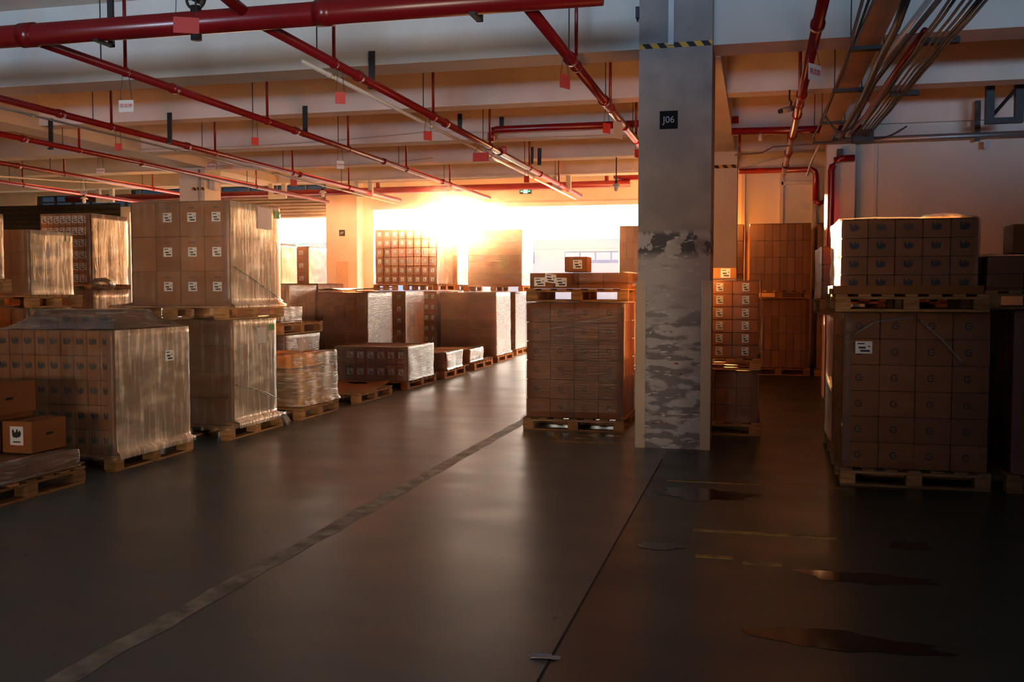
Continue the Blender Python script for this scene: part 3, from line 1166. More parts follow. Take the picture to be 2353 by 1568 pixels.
sh = put('cardboard_sheet', b, M_SHEET)
mod = sh.modifiers.new('thickness', 'SOLIDIFY')
mod.thickness = .005
mod.offset = 1
tag(sh, 'warped cardboard sheet lying as a lid on the tiny-print load', 'cardboard sheet')
two('load with printed side strip between tiny-print load and tall label stack', 0, -8.0, -6.92, 18.75, 19.9, 0, 1.59, 4, 4, 6, mark='ships', wrap='h', seed=17, side_mark='dash',
    pal='wooden pallet under the load with printed side strip')
two('lower load carrying the tall many-label stack before the dock door', 0, -8.3, -7.0, 21.0, 22.2, 0, 1.59, 8, 4, 6, mark='ships', wrap='h', seed=18,
    pal='wooden pallet on the floor under the many-label stack')
two('upper load with six rows of small labels, left of the sun', 0, -8.45, -7.0, 21.0, 22.2, 1.60, 2.98, 8, 6, 6, mark='ships', wrap='v', seed=19, corner=False,
    pal='wooden pallet between the two many-label loads')
two('floor load behind the many-label stack near the dock door', 0, -8.4, -7.28, 23.45, 24.7, 0, 1.59, 4, 4, 5, wrap='h', seed=20,
    pal='wooden pallet under the floor load behind the label stack')
two('narrow-looking upper load between the two tall backlit loads', 0, -8.4, -7.28, 23.45, 24.7, 1.60, 2.98, 4, 4, 5, wrap='v', seed=21,
    pal='wooden pallet under the narrow-looking upper load')

# ---- third group at far left
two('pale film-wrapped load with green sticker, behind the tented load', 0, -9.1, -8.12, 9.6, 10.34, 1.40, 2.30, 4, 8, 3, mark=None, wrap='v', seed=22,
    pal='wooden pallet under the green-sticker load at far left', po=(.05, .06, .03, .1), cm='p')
S1 = bpy.data.objects[[o.name for o in COL.objects if o.name.startswith('wrapped_carton_load')][-1]]
side_sheet(S1, .50, -.12, .1, .42, .62)
side_sheet(S1, .50, .22, .32, .65, .72, M_GREEN, 'green_sticker')
two('floor load under the green-sticker load at far left', 0, -9.1, -8.15, 9.6, 10.34, 0, 1.395, 4, 6, 3, wrap='v', seed=23, cm='p',
    pal='floor pallet under the two green-sticker stack loads')
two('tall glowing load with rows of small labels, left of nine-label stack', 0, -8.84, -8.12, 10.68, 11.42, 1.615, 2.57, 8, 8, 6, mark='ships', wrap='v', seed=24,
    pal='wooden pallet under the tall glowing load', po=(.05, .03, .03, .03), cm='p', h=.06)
S2 = bpy.data.objects[[o.name for o in COL.objects if o.name.startswith('wrapped_carton_load')][-1]]
b = MB()
b.tube([(.37, -.37, -.02), (.41, -.34, .02), (.43, -.2, .02), (.41, -.05, -.02), (.39, .0, -.06)], [.03, .06, .07, .06, .02], 8)
put('film_bunch', b, M_FILMH, S2, smooth=True)
two('floor load under the tall glowing load', 0, -8.84, -8.12, 10.68, 11.42, 0, 1.61, 5, 8, 4, wrap='v', seed=25, cm='p',
    pal='floor pallet under the tall glowing stack')
two('upper load cut by the left frame edge', 0, -9.2, -8.2, 8.55, 9.3, 1.58, 2.45, 4, 4, 3, wrap='v', seed=26, cm='p',
    pal='wooden pallet under the load cut by the left edge', po=(.05, .06, .03, .05))
two('floor load cut by the left frame edge', 0, -9.2, -8.28, 8.55, 9.3, 0, 1.575, 4, 4, 4, wrap='v', seed=27, cm='p',
    pal='floor pallet of the stack cut by the left edge')

# ---- loads under the left shutter door
for k, (x1, y0, ln, lb, pl) in enumerate(((-10.3, 19.95, .8, 'blue-lit wrapped load by the left shutter door, next to the nine-label stack', 'pallet under the blue-lit load next to the nine-label stack'),
                                      (-10.3, 21.35, 1.0, 'blue-lit wrapped load with brown label face, beside the dock pier', 'pallet under the blue-lit load beside the dock pier'))):
    two(lb, 0, x1 - 1.1, x1, y0, y0 + ln, 1.62, 2.64, 3, 8, 3, mark='ship', wrap='v', seed=28 + k, pal='raised ' + pl, h=.1)
    two('floor load below the ' + lb[:lb.index(' by') if ' by' in lb else lb.index(' with')] + (' next to the nine-label stack' if k == 0 else ' beside the dock pier'), 0, x1 - 1.1, x1, y0, y0 + ln, 0, 1.615, 3, 5, 4, wrap='h', seed=31 + k, pal='floor ' + pl)

# ---- single load left of the concrete column
MID = two('wrapped load with six rows of G prints, left of the concrete column', 0, -2.565, -1.45, 10.95, 12.0, 0, 1.465, 4, 5, 6, mark='g', wrap='c', seed=40, run='y',
          pal='wooden pallet on the floor under the G-print load', po=(.03, .02, .05, .2), skirt=.035)
film_rope(MID, [(-.53, -.545, .98), (0, -.55, 1.06), (.53, -.55, 1.19)], .007)
pallet(-2.57, -1.40, 10.95, 12.05, 1.472, 'wooden pallet on top of the G-print load', 'y', .15)
M2 = load('single layer of cartons partly wrapped, on the raised middle pallet', -2.54, -1.40, 11.0, 12.0, 1.625, 1.81, 4, 3, 1, wrap=None, seed=41, corner=False, top=False)
for (x, z, r) in ((-.45, .075, 0), (-.20, .07, 0)):
    link('label', LABW, M2, (x, -.506, z))
q = link('label', LABW, M2, (-.325, -.510, .115), (0, math.radians(8), 0))
film_rope(M2, [(.0, -.51, .055), (.08, -.515, .07), (.14, -.515, .11)], .008)
film(M2, .62, 1.02, .035, .185, M_FILM, skirt=.005, seed=42, wr=.015, name='stretch_wrap', n=8, lev=6)
M2.children[-1].location = (.262, 0, 0)
loose('loose_carton', 'small brown carton with white label standing on the middle carton layer', -2.14, -1.88, 11.05, 11.35, 1.8125, 1.985, extra='ship')

# ---- large loads on the right
R1 = two('large dark wrapped load with G prints, nearest on the right', 0, .70, 1.80, 8.44, 9.44, 0, 1.425, 4, 5, 6, mark='g', wrap='c', seed=43, left=True, run='y',
         pal='wooden pallet on the floor under the large right load', po=(.02, .02, .05, .05), skirt=.03)
q = link('label', LABW, R1, (-.40, -.512, .99))
film_rope(R1, [(.02, -.515, 1.22), (.2, -.52, 1.05), (.36, -.52, .86)], .009)
film_rope(R1, [(-.50, -.515, 1.08), (-.32, -.52, 1.2), (.0, -.515, 1.24)], .008)
pallet(.62, 1.78, 8.38, 9.5, 1.43, 'wooden pallet between the two large right loads', 'y', .14)
b = MB()
b.box(.60, 1.74, 8.40, 9.46, 1.572, 1.577)
b.box(.60, 1.74, 8.40, 8.405, 1.577, 1.64)
b.box(.60, .605, 8.40, 9.46, 1.577, 1.64)
b.box(1.735, 1.74, 8.40, 9.46, 1.577, 1.64)
b.box(.60, 1.74, 9.455, 9.46, 1.577, 1.64)
tag(put('cardboard_tray', b, M_CARD), 'shallow cardboard tray under the upper right cartons with bird marks', 'cardboard tray')
R2 = load('upper right load of twenty cartons with black bird marks', .66, 1.70, 8.44, 9.40, 1.579, 2.18, 5, 4, 4, mark='bird', wrap='c', seed=44, left=True, corner=False, wr=.014, skirt=0.0, flare=.002, bulge=.01)
b = MB()
pts = []
for i in range(15):
    for j in range(9):
        u_, v_ = i / 14, j / 8
        z = .61 + .045 * math.sin(math.pi * u_) ** .5 * math.sin(math.pi * v_) + .012 * noise.noise((i * .8, j * .8, 3))
        b.v.append((.10 + .43 * u_, -.48 + .5 * v_, z))
for i in range(14):
    for j in range(8):
        k = i * 9 + j
        b.f.append((k, k + 9, k + 10, k + 1))
        b.mi.append(0)
put('bunched_film', b, M_FILMH, R2, smooth=True)
two('load standing right behind the large dark right load', 0, .72, 1.80, 9.75, 10.75, 0, 1.36, 4, 4, 5, wrap='v', seed=45, left=True, run='y',
    pal='wooden pallet under the load behind the large right load', po=(.02, .02, .05, .05))
two('upper load behind the upper right load with bird marks', 0, .60, 1.70, 9.75, 10.75, 1.37, 2.02, 4, 4, 3, wrap='c', seed=46, left=True, run='y', corner=False,
    pal='raised wooden pallet behind the upper right bird-mark load', po=(.02, .02, .05, .05))
two('dark wrapped load cut by the right frame edge', 0, 1.97, 3.0, 8.42, 9.5, 0, 1.44, 4, 4, 5, wrap='c', seed=47, left=True, run='y',
    pal='floor pallet under the load cut by the right edge', po=(.04, .02, .05, .05))
two('low upper load with rumpled film at the right frame edge', 0, 1.80, 2.9, 8.62, 9.5, 1.45, 1.88, 4, 3, 2, wrap='c', seed=48, left=True, run='y', corner=False, bulge=.04, wr=.03,
    pal='raised pallet under the rumpled right edge load', po=(.02, .02, .05, .05))
loose('loose_carton', 'single dark carton high at the right edge behind rumpled film', 2.02, 2.5, 8.75, 9.1, 1.905, 2.14)

# ---- dark stack right of the column
two('lower dark load close behind the concrete column', 0, -1.12, .02, 11.05, 12.0, 0, .72, 5, 3, 3, wrap='c', seed=49, run='y',
    pal='floor pallet of the dark stack behind the concrete column', po=(.1, .03, .05, .05))
two('upper dark load with shredded film close behind the concrete column', 0, -1.10, .02, 11.05, 12.0, .725, 1.71, 4, 3, 6, mark='ships', wrap='c', seed=50, run='y', wr=.03, bulge=.03, corner=False,
    pal='raised pallet in the dark stack behind the column', po=(.1, .03, .05, .05), h=.13)
loose('loose_carton', 'brown carton with white label on the dark stack behind the column', -.5, -.22, 11.1, 11.45, 1.735, 1.85, extra='ship')

# ---- far row across the recess
for k, (x0, x1, nm) in enumerate(((-2.64, -1.5, 'left of the concrete column'), (-1.35, -.24, 'directly right of the concrete column'),
                                  (-.16, .98, 'in the middle of the recess'), (1.06, 2.2, 'half hidden by the large right loads'))):
    Y0 = 19.15
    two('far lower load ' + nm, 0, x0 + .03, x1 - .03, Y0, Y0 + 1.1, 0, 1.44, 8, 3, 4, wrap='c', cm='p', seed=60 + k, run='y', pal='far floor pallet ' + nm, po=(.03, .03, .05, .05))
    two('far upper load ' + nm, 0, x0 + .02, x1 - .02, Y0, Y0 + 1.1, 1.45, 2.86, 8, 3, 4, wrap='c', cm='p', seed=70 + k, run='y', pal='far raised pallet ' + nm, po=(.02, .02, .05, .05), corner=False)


# ------------------------------------------------------------------ column fittings
def text_obj(txt, size, mt, name='lettering', depth=.0008):
    cu = bpy.data.curves.new(name, 'FONT')
    cu.body = txt
    cu.size = size
    cu.extrude = depth
    cu.align_x = 'CENTER'
    cu.align_y = 'CENTER'
    o = bpy.data.objects.new(name, cu)
    COL.objects.link(o)
    bpy.context.view_layer.update()
    dg = bpy.context.evaluated_depsgraph_get()
    me = bpy.data.meshes.new_from_object(o.evaluated_get(dg))
    me.name = name
    me.materials.clear()
    me.materials.append(mt)
    bpy.data.objects.remove(o)
    bpy.data.curves.remove(cu)
    return me


def plate_sign(x, y, z, s, txt, label):
    r = thing('column_sign', label, 'sign', (x, y, z), 0, 'column number plates')
    put('plate', bx(-s / 2, s / 2, -.006, 0, -s / 2, s / 2), M_BLACKBOX, r)
    link('lettering', text_obj(txt, s * .52, M_LETT), r, (0, -.0075, 0), (math.pi / 2, 0, 0))
    return r


plate_sign(-.875, 9.95, 3.30, .178, 'J06', 'black plate reading J06 on the big concrete column')
plate_sign(-11.22, DOCK - .5, 3.2, .17, 'J07', 'small dark plate reading J07 on the dock pier')
# beige corner guards on the big column
for k, (x, sgn, l_) in enumerate(((-1.185, 1, 'beige steel corner guard at left foot of the concrete column'), (-.445, -1, 'beige steel corner guard at right foot of the concrete column'))):
    r = thing('corner_guard', l_, 'column guard', (x, 9.94, 0), 0, 'beige column corner guards')
    b = MB()
    b.box(min(0, sgn * .095), max(0, sgn * .095), -.006, 0, .0, 1.70)
    b.box(min(0, -sgn * .006), max(0, -sgn * .006), -.006, .12, .0, 1.70)
    put('angle_plate', b, M_BEIGE, r, bevel=.002)
    for z in (.12, .72, 1.62):
        q = MB().tube([(sgn * .085, -.006, z), (sgn * .085, -.014, z)], .012, 10)
        put('bolt', q, M_STEEL, r)
r = thing('pier_panel', 'pale metal panel door on the dock pier below the J07 plate', 'panel', (-11.22, DOCK - .5, 1.55))
put('panel_door', bx(-.17, .17, -.03, 0, .05, .85), M_BEIGE, r, bevel=.004)
put('frame_strip', bx(-.19, .19, -.035, 0, .85, .89), M_PALEST, r)
tag(put('alarm_box', bx(-11.62, -11.54, DOCK - .56, DOCK - .5, 1.62, 1.74), M_RED), 'tiny dark red alarm box low on the dock pier', 'alarm box')
# hazard tapes


def tape(x0, x1, y, z, label, n=5, h=.05, sl=.04):
    b = MB()
    b.box(x0, x1, y - .003, y, z - h / 2, z + h / 2)
    w = (x1 - x0) / n
    for i in range(n):
        a = x0 + w * (i + .2)
        pts = [(a, y - .0035, z + h / 2), (a + w * .5, y - .0035, z + h / 2), (min(a + w * .5 + sl, x1), y - .0035, z - h / 2), (min(a + sl, x1), y - .0035, z - h / 2)]
        b.poly(pts, 1)
    tag(put('hazard_tape', b, [M_YELL, M_INK]), label, 'hazard tape', 'yellow and black hazard tapes')


tape(-1.175, -.455, 9.95, 4.035, 'yellow and black tape around the big concrete column', 5)
tape(-1.1, -.36, 17.75, 3.78, 'yellow and black tape on the column behind, right of it', 5, .06)
tape(-10.95, -10.66, 17.5, 3.62, 'short yellow and black tape on the far left column', 3, .06)
b = MB()
b.box(-.885, -.83, 9.925, 9.948, 4.03, 4.6)
b.box(-.885, -.83, 9.90, 9.925, 4.03, 4.06)
tag(put('steel_strap', b, M_PALEST), 'pale steel strap running up the concrete column above its tape', 'steel strap')
b = MB()
b.box(-1.215, -1.18, 9.96, 10.02, 4.33, 4.44)
b.tube([(-1.2, 9.99, 4.33), (-1.2, 9.99, 4.30)], .008, 8)
tag(put('junction_box', b, M_DARK), 'small black box on the upper left edge of the concrete column', 'junction box')

# ------------------------------------------------------------------ pipes
def pipe(label, x, z, y0, y1, r, posts, couple, group='red sprinkler pipes along the hall', name='red_pipe', m_=M_RED):
    root = thing(name, label, 'pipe', (x, y0, z), 0, group)
    put('pipe_run', MB().tube([(0, 0, 0), (0, y1 - y0, 0)], r, 14), m_, root, smooth=True)
    for y in couple:
        put('coupling', MB().tube([(0, y - .05 - y0, 0), (0, y + .05 - y0, 0)], r * 1.28, 14), m_, root, smooth=True)
    for y in posts:
        put('hanger_post', MB().tube([(0, y - y0, r), (0, y - y0, 4.94 - z if not (any(abs(y - q) < .25 for q in (10.35, 13.0, 15.6, 18.1, 20.7))) else ZB - z)], .018, 8), M_RED, root, smooth=True)
        y2 = y - .38
        put('hanger_rod', MB().tube([(0, y2 - y0, r), (0, y2 - y0, 4.94 - z)], .006, 6), M_DARK, root)
        put('clamp', MB().tube([(0, y - .015 - y0, 0), (0, y + .015 - y0, 0)], r * 1.2, 12), M_RED, root, smooth=True)
    return root


ZP = 3.80
pipe('red pipe starting beside the big valve, second pair from left', -6.2, ZP, 7.5, 22.6, .042, (8.75, 11.7, 14.3, 16.9, 19.5), (9.6, 12.5, 15.8, 19))
pipe('red pipe with pale conduit crossing above the sun, centre of ceiling', -4.0, ZP, 7.5, 22.6, .045, (8.9, 11.9, 14.6, 17.3, 20), (9.5, 12.4, 15.2, 18.2, 21))
pipe('thick shiny red pipe running down to the concrete column', -1.75, ZP, 7.5, 17.0, .05, (9.6, 11.9, 14.5), (9.3, 11.4, 13.2))
pipe('shiny red pipe right of the concrete column, above the recess', .46, ZP, 6.6, 19.4, .048, (12.2, 16.6), (8.6, 11.6, 12.9, 14.6, 16.4, 18), name='red_pipe')
pipe('red pipe running over the nine-label load to the left shutter', -8.45, ZP, 7.5, 22.6, .042, (8.9, 11.6, 14.2, 16.9, 19.5), (10.6, 13.4, 17.2))
pipe('red pipe along the girder that meets the far left column', -10.35, ZP, 7.5, 22.6, .04, (11.0, 13.4, 19.0), (12.2, 15.0))
pipe('red pipe at far left passing above the pale film load', -12.7, ZP, 9.0, 22.6, .04, (13.2, 16.0, 18.8), (14.8,))
pipe('outermost red pipe in the far left corner of the ceiling', -14.9, ZP, 10.0, 22.6, .04, (14.6, 17.5), (16.2,))
pipe('pale conduit hung just under the central red pipe', -4.09, ZP - .09, 8.4, 22.4, .022, (), (9.0, 12.0, 15.0, 18.0), 'pale conduits', 'pale_conduit', M_CONDUIT)
pipe('thin dark conduit just under the red pipe of the nine-label load', -8.38, ZP - .12, 7.0, 22.4, .014, (), (10.0, 13.0, 16.0, 19.0), 'dark conduits', 'dark_conduit', M_STEEL)

# thick main pipe across the hall
r = thing('main_red_pipe', 'thick dark red main pipe crossing the top left of ceiling', 'pipe', (-3.6, 7.4, 3.83))
put('pipe_run', MB().tube([(-8, 0, 0), (2.45, 0, 0)], .095, 24), M_RED, r, smooth=True)
for x in (-2.6, .2):
    put('coupling', MB().tube([(x - .07, 0, 0), (x + .07, 0, 0)], .105, 24), M_RED, r, smooth=True)
for x in (-1.86, 1.46):
    put('hanger_bracket', MB().box(x - .025, x + .025, .1, .13, -.12, 1.11).box(x - .025, x + .025, -.1, .13, -.12, -.10), M_DARK, r)
b = MB()
b.tube([(-.95, -.02, .13), (-.95, -.02, -.15)], .045, 12)
for k in range(24):
    t0, t1 = 2 * math.pi * k / 24, 2 * math.pi * (k + 1) / 24
    b.tube([(-.95 + .085 * math.cos(t0), -.02, .19 + .085 * math.sin(t0)), (-.95 + .085 * math.cos(t1), -.02, .19 + .085 * math.sin(t1))], .012, 6)
b.tube([(-1.03, -.02, .19), (-.87, -.02, .19)], .009, 6)
b.tube([(-.95, -.02, .11), (-.95, -.02, .27)], .009, 6)
b.tube([(-.95, .06, .19), (-.95, -.05, .19)], .03, 8)
put('valve', b, M_DARK, r, smooth=True)
put('riser', MB().tube([(-.45, .0, .0), (-.68, -.4, .25), (-.85, -.8, .5)], .05, 14), M_RED, r, smooth=True)
# cross pipe with elbow, centre right
r = thing('elbowed_red_pipe', 'red pipe with an elbow in front of the second beam, left of column', 'pipe', (-3.5, 15.2, 3.9))
p0, p1, p2 = at(1128, 318, 15.2), at(1140, 298, 15.2), at(1468, 286, 15.2)
put('pipe_run', MB().tube([Vector((p0.x, 15.2, p0.z - .05)) - r.location, Vector((p0.x, 15.2, p1.z - .05)) - r.location, Vector((p0.x + .03, 15.2, p1.z - .01)) - r.location,
                           Vector((p0.x + .09, 15.2, p1.z)) - r.location, Vector((-.3, 15.2, p1.z)) - r.location], .055, 14), M_RED, r, smooth=True)
# red pipe over the recess
r = thing('recess_red_pipe', 'dark red pipe crossing above the recess, right of the column', 'pipe', (-.4, 15.18, 3.98))
put('pipe_run', MB().tube([(.0, 0, 0), (1.85, 0, -.02)], .055, 14), M_RED, r, smooth=True)
put('drop_stub', MB().tube([(.42, 0, -.03), (.42, 0, -.15)], [.03, .035], 10), M_CONDUIT, r, smooth=True)
put('drop_post', MB().tube([(.12, 0, -.04), (.12, 0, -.3)], .02, 10), M_RED, r, smooth=True)
# standpipe in front of the white column
r = thing('red_standpipe', 'bright red standpipe with elbow in front of the white column', 'pipe', (1.03, 15.1, 0))
put('pipe_run', MB().tube([(0, 0, .02), (0, 0, 3.35), (.02, 0, 3.42), (.06, 0, 3.5), (.13, 0, 3.52), (.32, 0, 3.52)], .05, 14), M_RED, r, smooth=True)
put('bracket', MB().box(.08, .16, -.02, .19, 3.56, 3.66), M_DARK, r)
# red pipe on the recess wall with its hose drop
r = thing('recess_wall_pipe', 'red pipe along the recess wall ending in a drop', 'pipe', (.4, 20.4, 4.0))
put('pipe_run', MB().tube([(-.78, 0, 0), (.62, 0, 0), (.68, 0, -.04), (.70, 0, -.1), (.70, 0, -.62)], .055, 14), M_RED, r, smooth=True)
put('hose_end', MB().tube([(.70, 0, -.62), (.78, 0, -.68), (.9, 0, -.62)], [.06, .05, .03], 12), M_RED, r, smooth=True)
put('paper_tag', bx(.62, .78, -.08, -.07, -.6, -.48), M_SIGNW, r, rot=(0, .3, 0))
# dock header pipes
r = thing('dock_header_pipe', 'long bright red pipe along the dock wall above the doors', 'pipe', (-15, DOCK - .62, 4.32))
put('pipe_run', MB().tube([(-5, 0, 0), (9.5, 0, .02), (11.8, 0, .03)], .09, 14), M_RED, r, smooth=True)
for x in (4.9, 11.2):
    put('drop_post', MB().tube([(x, 0, 0), (x, 0, .85)], .05, 10), M_RED, r, smooth=True)
r = thing('dock_side_pipe', 'bright red pipe with elbow at dock wall top, left of column', 'pipe', (-3.2, DOCK - .6, 4.5))
put('pipe_run', MB().tube([(-.4, .25, .05), (-.3, .1, .02), (-.1, 0, 0), (2.6, 0, 0)], .07, 14), M_RED, r, smooth=True)

# wires and conduits strung under the beams


def wire(label, pts, rad, m_=M_CONDUIT, group='strung wires', name='wire'):
    b = MB()
    P = []
    pts = [Vector(p) for p in pts]
    for i in range(len(pts) - 1):
        for k in range(10):
            t = k / 10
            q = pts[i].lerp(pts[i + 1], t)
            P.append(q)
    P.append(pts[-1])
    b.tube(P, rad, 6)
    return tag(put(name, b, m_, smooth=True), label, 'wire', group)


def sag(a, c, s, n=8):
    a, c = Vector(a), Vector(c)
    return [a.lerp(c, i / n) - Vector((0, 0, s * 4 * (i / n) * (1 - i / n))) for i in range(n + 1)]


wire('pale wire sagging along the third beam from left to centre', sag((-11.5, 15.33, 4.12), (-5.2, 15.33, 4.2), .08) + sag((-5.2, 15.33, 4.2), (-1.3, 15.33, 4.16), .06)[1:], .008)
wire('second pale wire along the third beam, slightly lower', sag((-4.2, 15.3, 4.1), (-1.3, 15.3, 4.1), .1), .007)
wire('pale wire strung along the fourth beam past the left column', sag((-13.5, 17.8, 4.1), (-10.9, 17.8, 4.1), .05) + sag((-10.3, 17.8, 4.1), (-6, 17.8, 4.12), .08), .009)
wire('pale wire strung along the last beam above the sun', sag((-10.5, 20.44, 4.1), (-6.5, 20.44, 4.12), .04) + sag((-6.5, 20.44, 4.12), (-.6, 20.44, 4.12), .04)[1:], .010)
wire('thick pale cable drooping at far left under the ceiling', sag((-14.4, 13.0, 3.72), (-13.3, 18.0, 3.86), .05) + sag((-13.3, 18.0, 3.86), (-13.1, 20.4, 4.0), .06)[1:], .02)
wire('second pale wire along the fifth beam', sag((-10.3, 20.4, 4.0), (-2.5, 20.4, 4.1), .05), .009)

# ------------------------------------------------------------------ hanging signs
def hang_sign(u, v, X, w, h, label, m_=M_SIGNR, rz=0.0, txt=None, ztop=3.765, tm=None):
    d = fw * F + rt * (u - W / 2) - up * (v - H / 2)
    p = CP + d * (X / d.x)
    r = thing('hanging_sign', label, 'sign', p, rz, 'signs hung from the ceiling pipes')
    put('plate', bx(-w / 2, w / 2, -.004, .004, -h / 2, h / 2), m_, r, bevel=.002)
    zt = ztop - p.z
    for s in (-1, 1):
        tx, ty = s * .05 * math.sin(rz), s * .05 * math.cos(rz)
        put('wire', MB().tube([(s * w * .4, 0, h / 2), (tx, ty, max(zt, h / 2 + .02))], .003, 5), M_DARK, r)
    if txt:
        link('lettering', text_obj(txt, min(h * .62, w * .29), tm or M_REDP), r, (0, -.0055, 0), (math.pi / 2, 0, 0))
    return r


CJ = '\u9650\u9ad8\u724c'
hang_sign(290, 244, -6.2, .158, .12, 'white hanging sign with red Chinese characters at upper left', M_SIGNW, .12, CJ)
hang_sign(428, 58, -4.25, .19, .12, 'red plate hung at the valve of the thick main pipe', M_SIGNR, .45, ztop=4.94)
hang_sign(782, 225, -4.0, .1, .115, 'bright red square sign under the central pipe, nearest', M_SIGNR, .5)
hang_sign(272, 338, -8.45, .1, .1, 'small red square sign under the nine-label pipe at left', M_SIGNR, .1)
hang_sign(586, 325, -6.2, .1, .1, 'small red sign turned edgeways under the second red pipe', M_SIGNR, 1.05)
hang_sign(983, 312, -4.0, .12, .115, 'red-brown sign hanging half turned under the central pipe', M_SIGNR, .9)
hang_sign(1298, 187, -1.75, .15, .13, 'dark red sign turned edgeways under the thick shiny pipe', M_SIGNR, 1.1)
hang_sign(1394, 295, -1.75, .13, .12, 'small dark red sign near the elbowed pipe', M_SIGNR, 1.0)
hang_sign(1420, 296, -1.75, .2, .25, 'pale turned sign plate near the end of thick shiny pipe', M_PALEST, 1.1)
hang_sign(1105, 361, -4.0, .25, .13, 'wide brown-red sign hanging centrally above the sun', M_SIGNR, -.05)
hang_sign(1148, 346, -4.0, .24, .11, 'red sign with pale characters behind the central pipe', M_SIGNR, 0, CJ, tm=M_LAB)
hang_sign(782, 379, -6.2, .11, .12, 'small pink sign with characters under the second red pipe', M_SIGNW, .6, CJ)
hang_sign(675, 420, -8.45, .12, .13, 'small red square sign left of the dock pier', M_SIGNR, .4)
hang_sign(231, 393, -10.35, .15, .075, 'small orange-red lettered sign at far left', M_SIGNW, 0, CJ)
hang_sign(192, 442, -12.7, .15, .1, 'lowest small lettered sign at far left above dark shutter', M_SIGNW, 0, CJ)
hang_sign(485, 383, -10.35, .2, .11, 'white sign with red characters on the far left column', M_SIGNW, 0, CJ)
hang_sign(1872, 167, .46, .2, .14, 'lettered white sign turned edgeways beside the right shiny pipe', M_SIGNW, 1.0, CJ)
hang_sign(1210, 412, -4.0, .1, .12, 'tiny red sign just above the exit sign', M_SIGNR, .6)
hang_sign(1463, 353, -1.75, .12, .12, 'tiny dark red sign at left edge of the concrete column', M_SIGNR, 1.2)
p = at(2268, 331, 15.15)
r = thing('pipe_tag', 'tiny pale tag on the pipe across the right wall', 'tag', p, .5)
put('plate', bx(-.05, .05, -.004, .004, -.06, .05), M_SIGNW, r)

# exit sign on the header
p = at(1208, 440, DOCK)
r = thing('exit_sign', 'lit green exit sign on the header above the dock door', 'sign', (p.x, DOCK - .002, p.z))
put('housing', bx(-.16, .16, -.03, 0, -.07, .07), M_DARK, r)
b = MB()
b.box(-.06, .06, -.034, -.03, -.055, .055)
b.box(-.135, -.07, -.034, -.03, -.02, .02)
b.box(.07, .135, -.034, -.03, -.02, .02)
put('lit_panel', b, M_EXIT, r)
b = MB()                                                # running figure and door
b.box(.012, .045, -.036, -.034, -.045, .04)
b.poly([(-.03, -.036, .03), (-.012, -.036, .035), (-.01, -.036, .0), (.002, -.036, -.04), (-.01, -.036, -.042), (-.022, -.036, -.01), (-.04, -.036, -.035), (-.048, -.036, -.025), (-.03, -.036, .0)])
put('pictogram', b, M_EXITP, r)

# U-shaped pale frames hung near the dock


def uframe(u0, u1, v0, v1, Y, label):
    a, c = at(u0, v0, Y), at(u1, v1, Y)
    r = thing('steel_hanger', label, 'steel frame', ((a.x + c.x) / 2, Y, c.z), 0, 'pale U-shaped frames under the beams')
    w = (c.x - a.x) / 2
    h = ZB - c.z
    t = .1
    put('upright', bx(-w, -w + t, -.04, .04, 0, h), M_PALEST, r)
    put('upright', bx(w - t, w, -.04, .04, 0, h), M_PALEST, r)
    put('crossbar', bx(-w + t, w - t, -.04, .04, 0, t), M_PALEST, r)


uframe(618, 658, 418, 456, 20.72, 'pale U-shaped hanging frame left of the dock pier')
uframe(815, 857, 412, 451, 20.72, 'pale U-shaped hanging frame in front of the dock pier')
uframe(1270, 1312, 405, 437, 20.72, 'pale U-shaped hanging frame at the end of the central pipe')
uframe(222, 262, 432, 465, 20.72, 'pale U-shaped hanging frame at far left')

# pendant lamps and dark steel straps


def pendant(u, v, Y, label, chain=False):
    p = at(u, v, Y)
    r = thing('pendant_lamp', label, 'lamp', p, 0, 'pendant lamps under the beams')
    b = MB()
    zt = ZB - p.z
    put('cord', MB().tube([(0, 0, .12), (0, 0, zt)], .012, 6), M_PALEST if not chain else M_DARK, r)
    put('socket', MB().tube([(0, 0, .06), (0, 0, .14)], [.035, .02], 10), M_DARK, r, smooth=True)
    put('shade', MB().tube([(0, 0, .03), (0, 0, .08)], [.09, .04], 14), M_PALEST, r, smooth=True)
    put('bulb', MB().tube([(0, 0, -.06), (0, 0, -.045), (0, 0, -.01), (0, 0, .03)], [.012, .035, .042, .03], 12), M_BULB, r, smooth=True)


pendant(742, 446, 20.7, 'white pendant lamp left of the dock pier')
pendant(193, 461, 18.1, 'white pendant lamp at far left above the glowing loads')
pendant(1416, 432, 18.1, 'lamp on a dark chain left of the concrete column', True)
k = 0
for (u, v0, v1, Y, l_) in ((855, 125, 205, 10.11, 'dark vertical strap on the first beam beside the central pipe'), (1057, 262, 300, 15.4, 'short dark strap on the third beam beside the central pipe'),
                           (1222, 338, 378, 17.9, 'left of two dark straps on the fourth beam'), (1240, 341, 380, 17.9, 'right of two dark straps on the fourth beam'),
                           (1282, 372, 402, 20.54, 'dark strap on the fifth beam near the central pipe end'), (118, 312, 344, 12.84, 'dark strap at far left on the second beam'),
                           (391, 298, 330, 12.84, 'dark strap over the nine-label pipe'), (702, 280, 315, 12.84, 'dark strap on the second beam, left of centre'),
                           (1153, 275, 298, 15.4, 'dark strap above the elbow of the red pipe')):
    a, c = at(u, v0, Y), at(u, v1, Y)
    b = MB()
    b.box(a.x - .035, a.x + .035, Y - .02, Y, c.z, max(a.z, c.z + .2, 4.2))
    b.box(a.x - .035, a.x + .035, Y - .05, Y, c.z, c.z + .02)
    tag(put('steel_strap', b, M_DARK), l_, 'steel strap', 'dark steel straps on the beams')

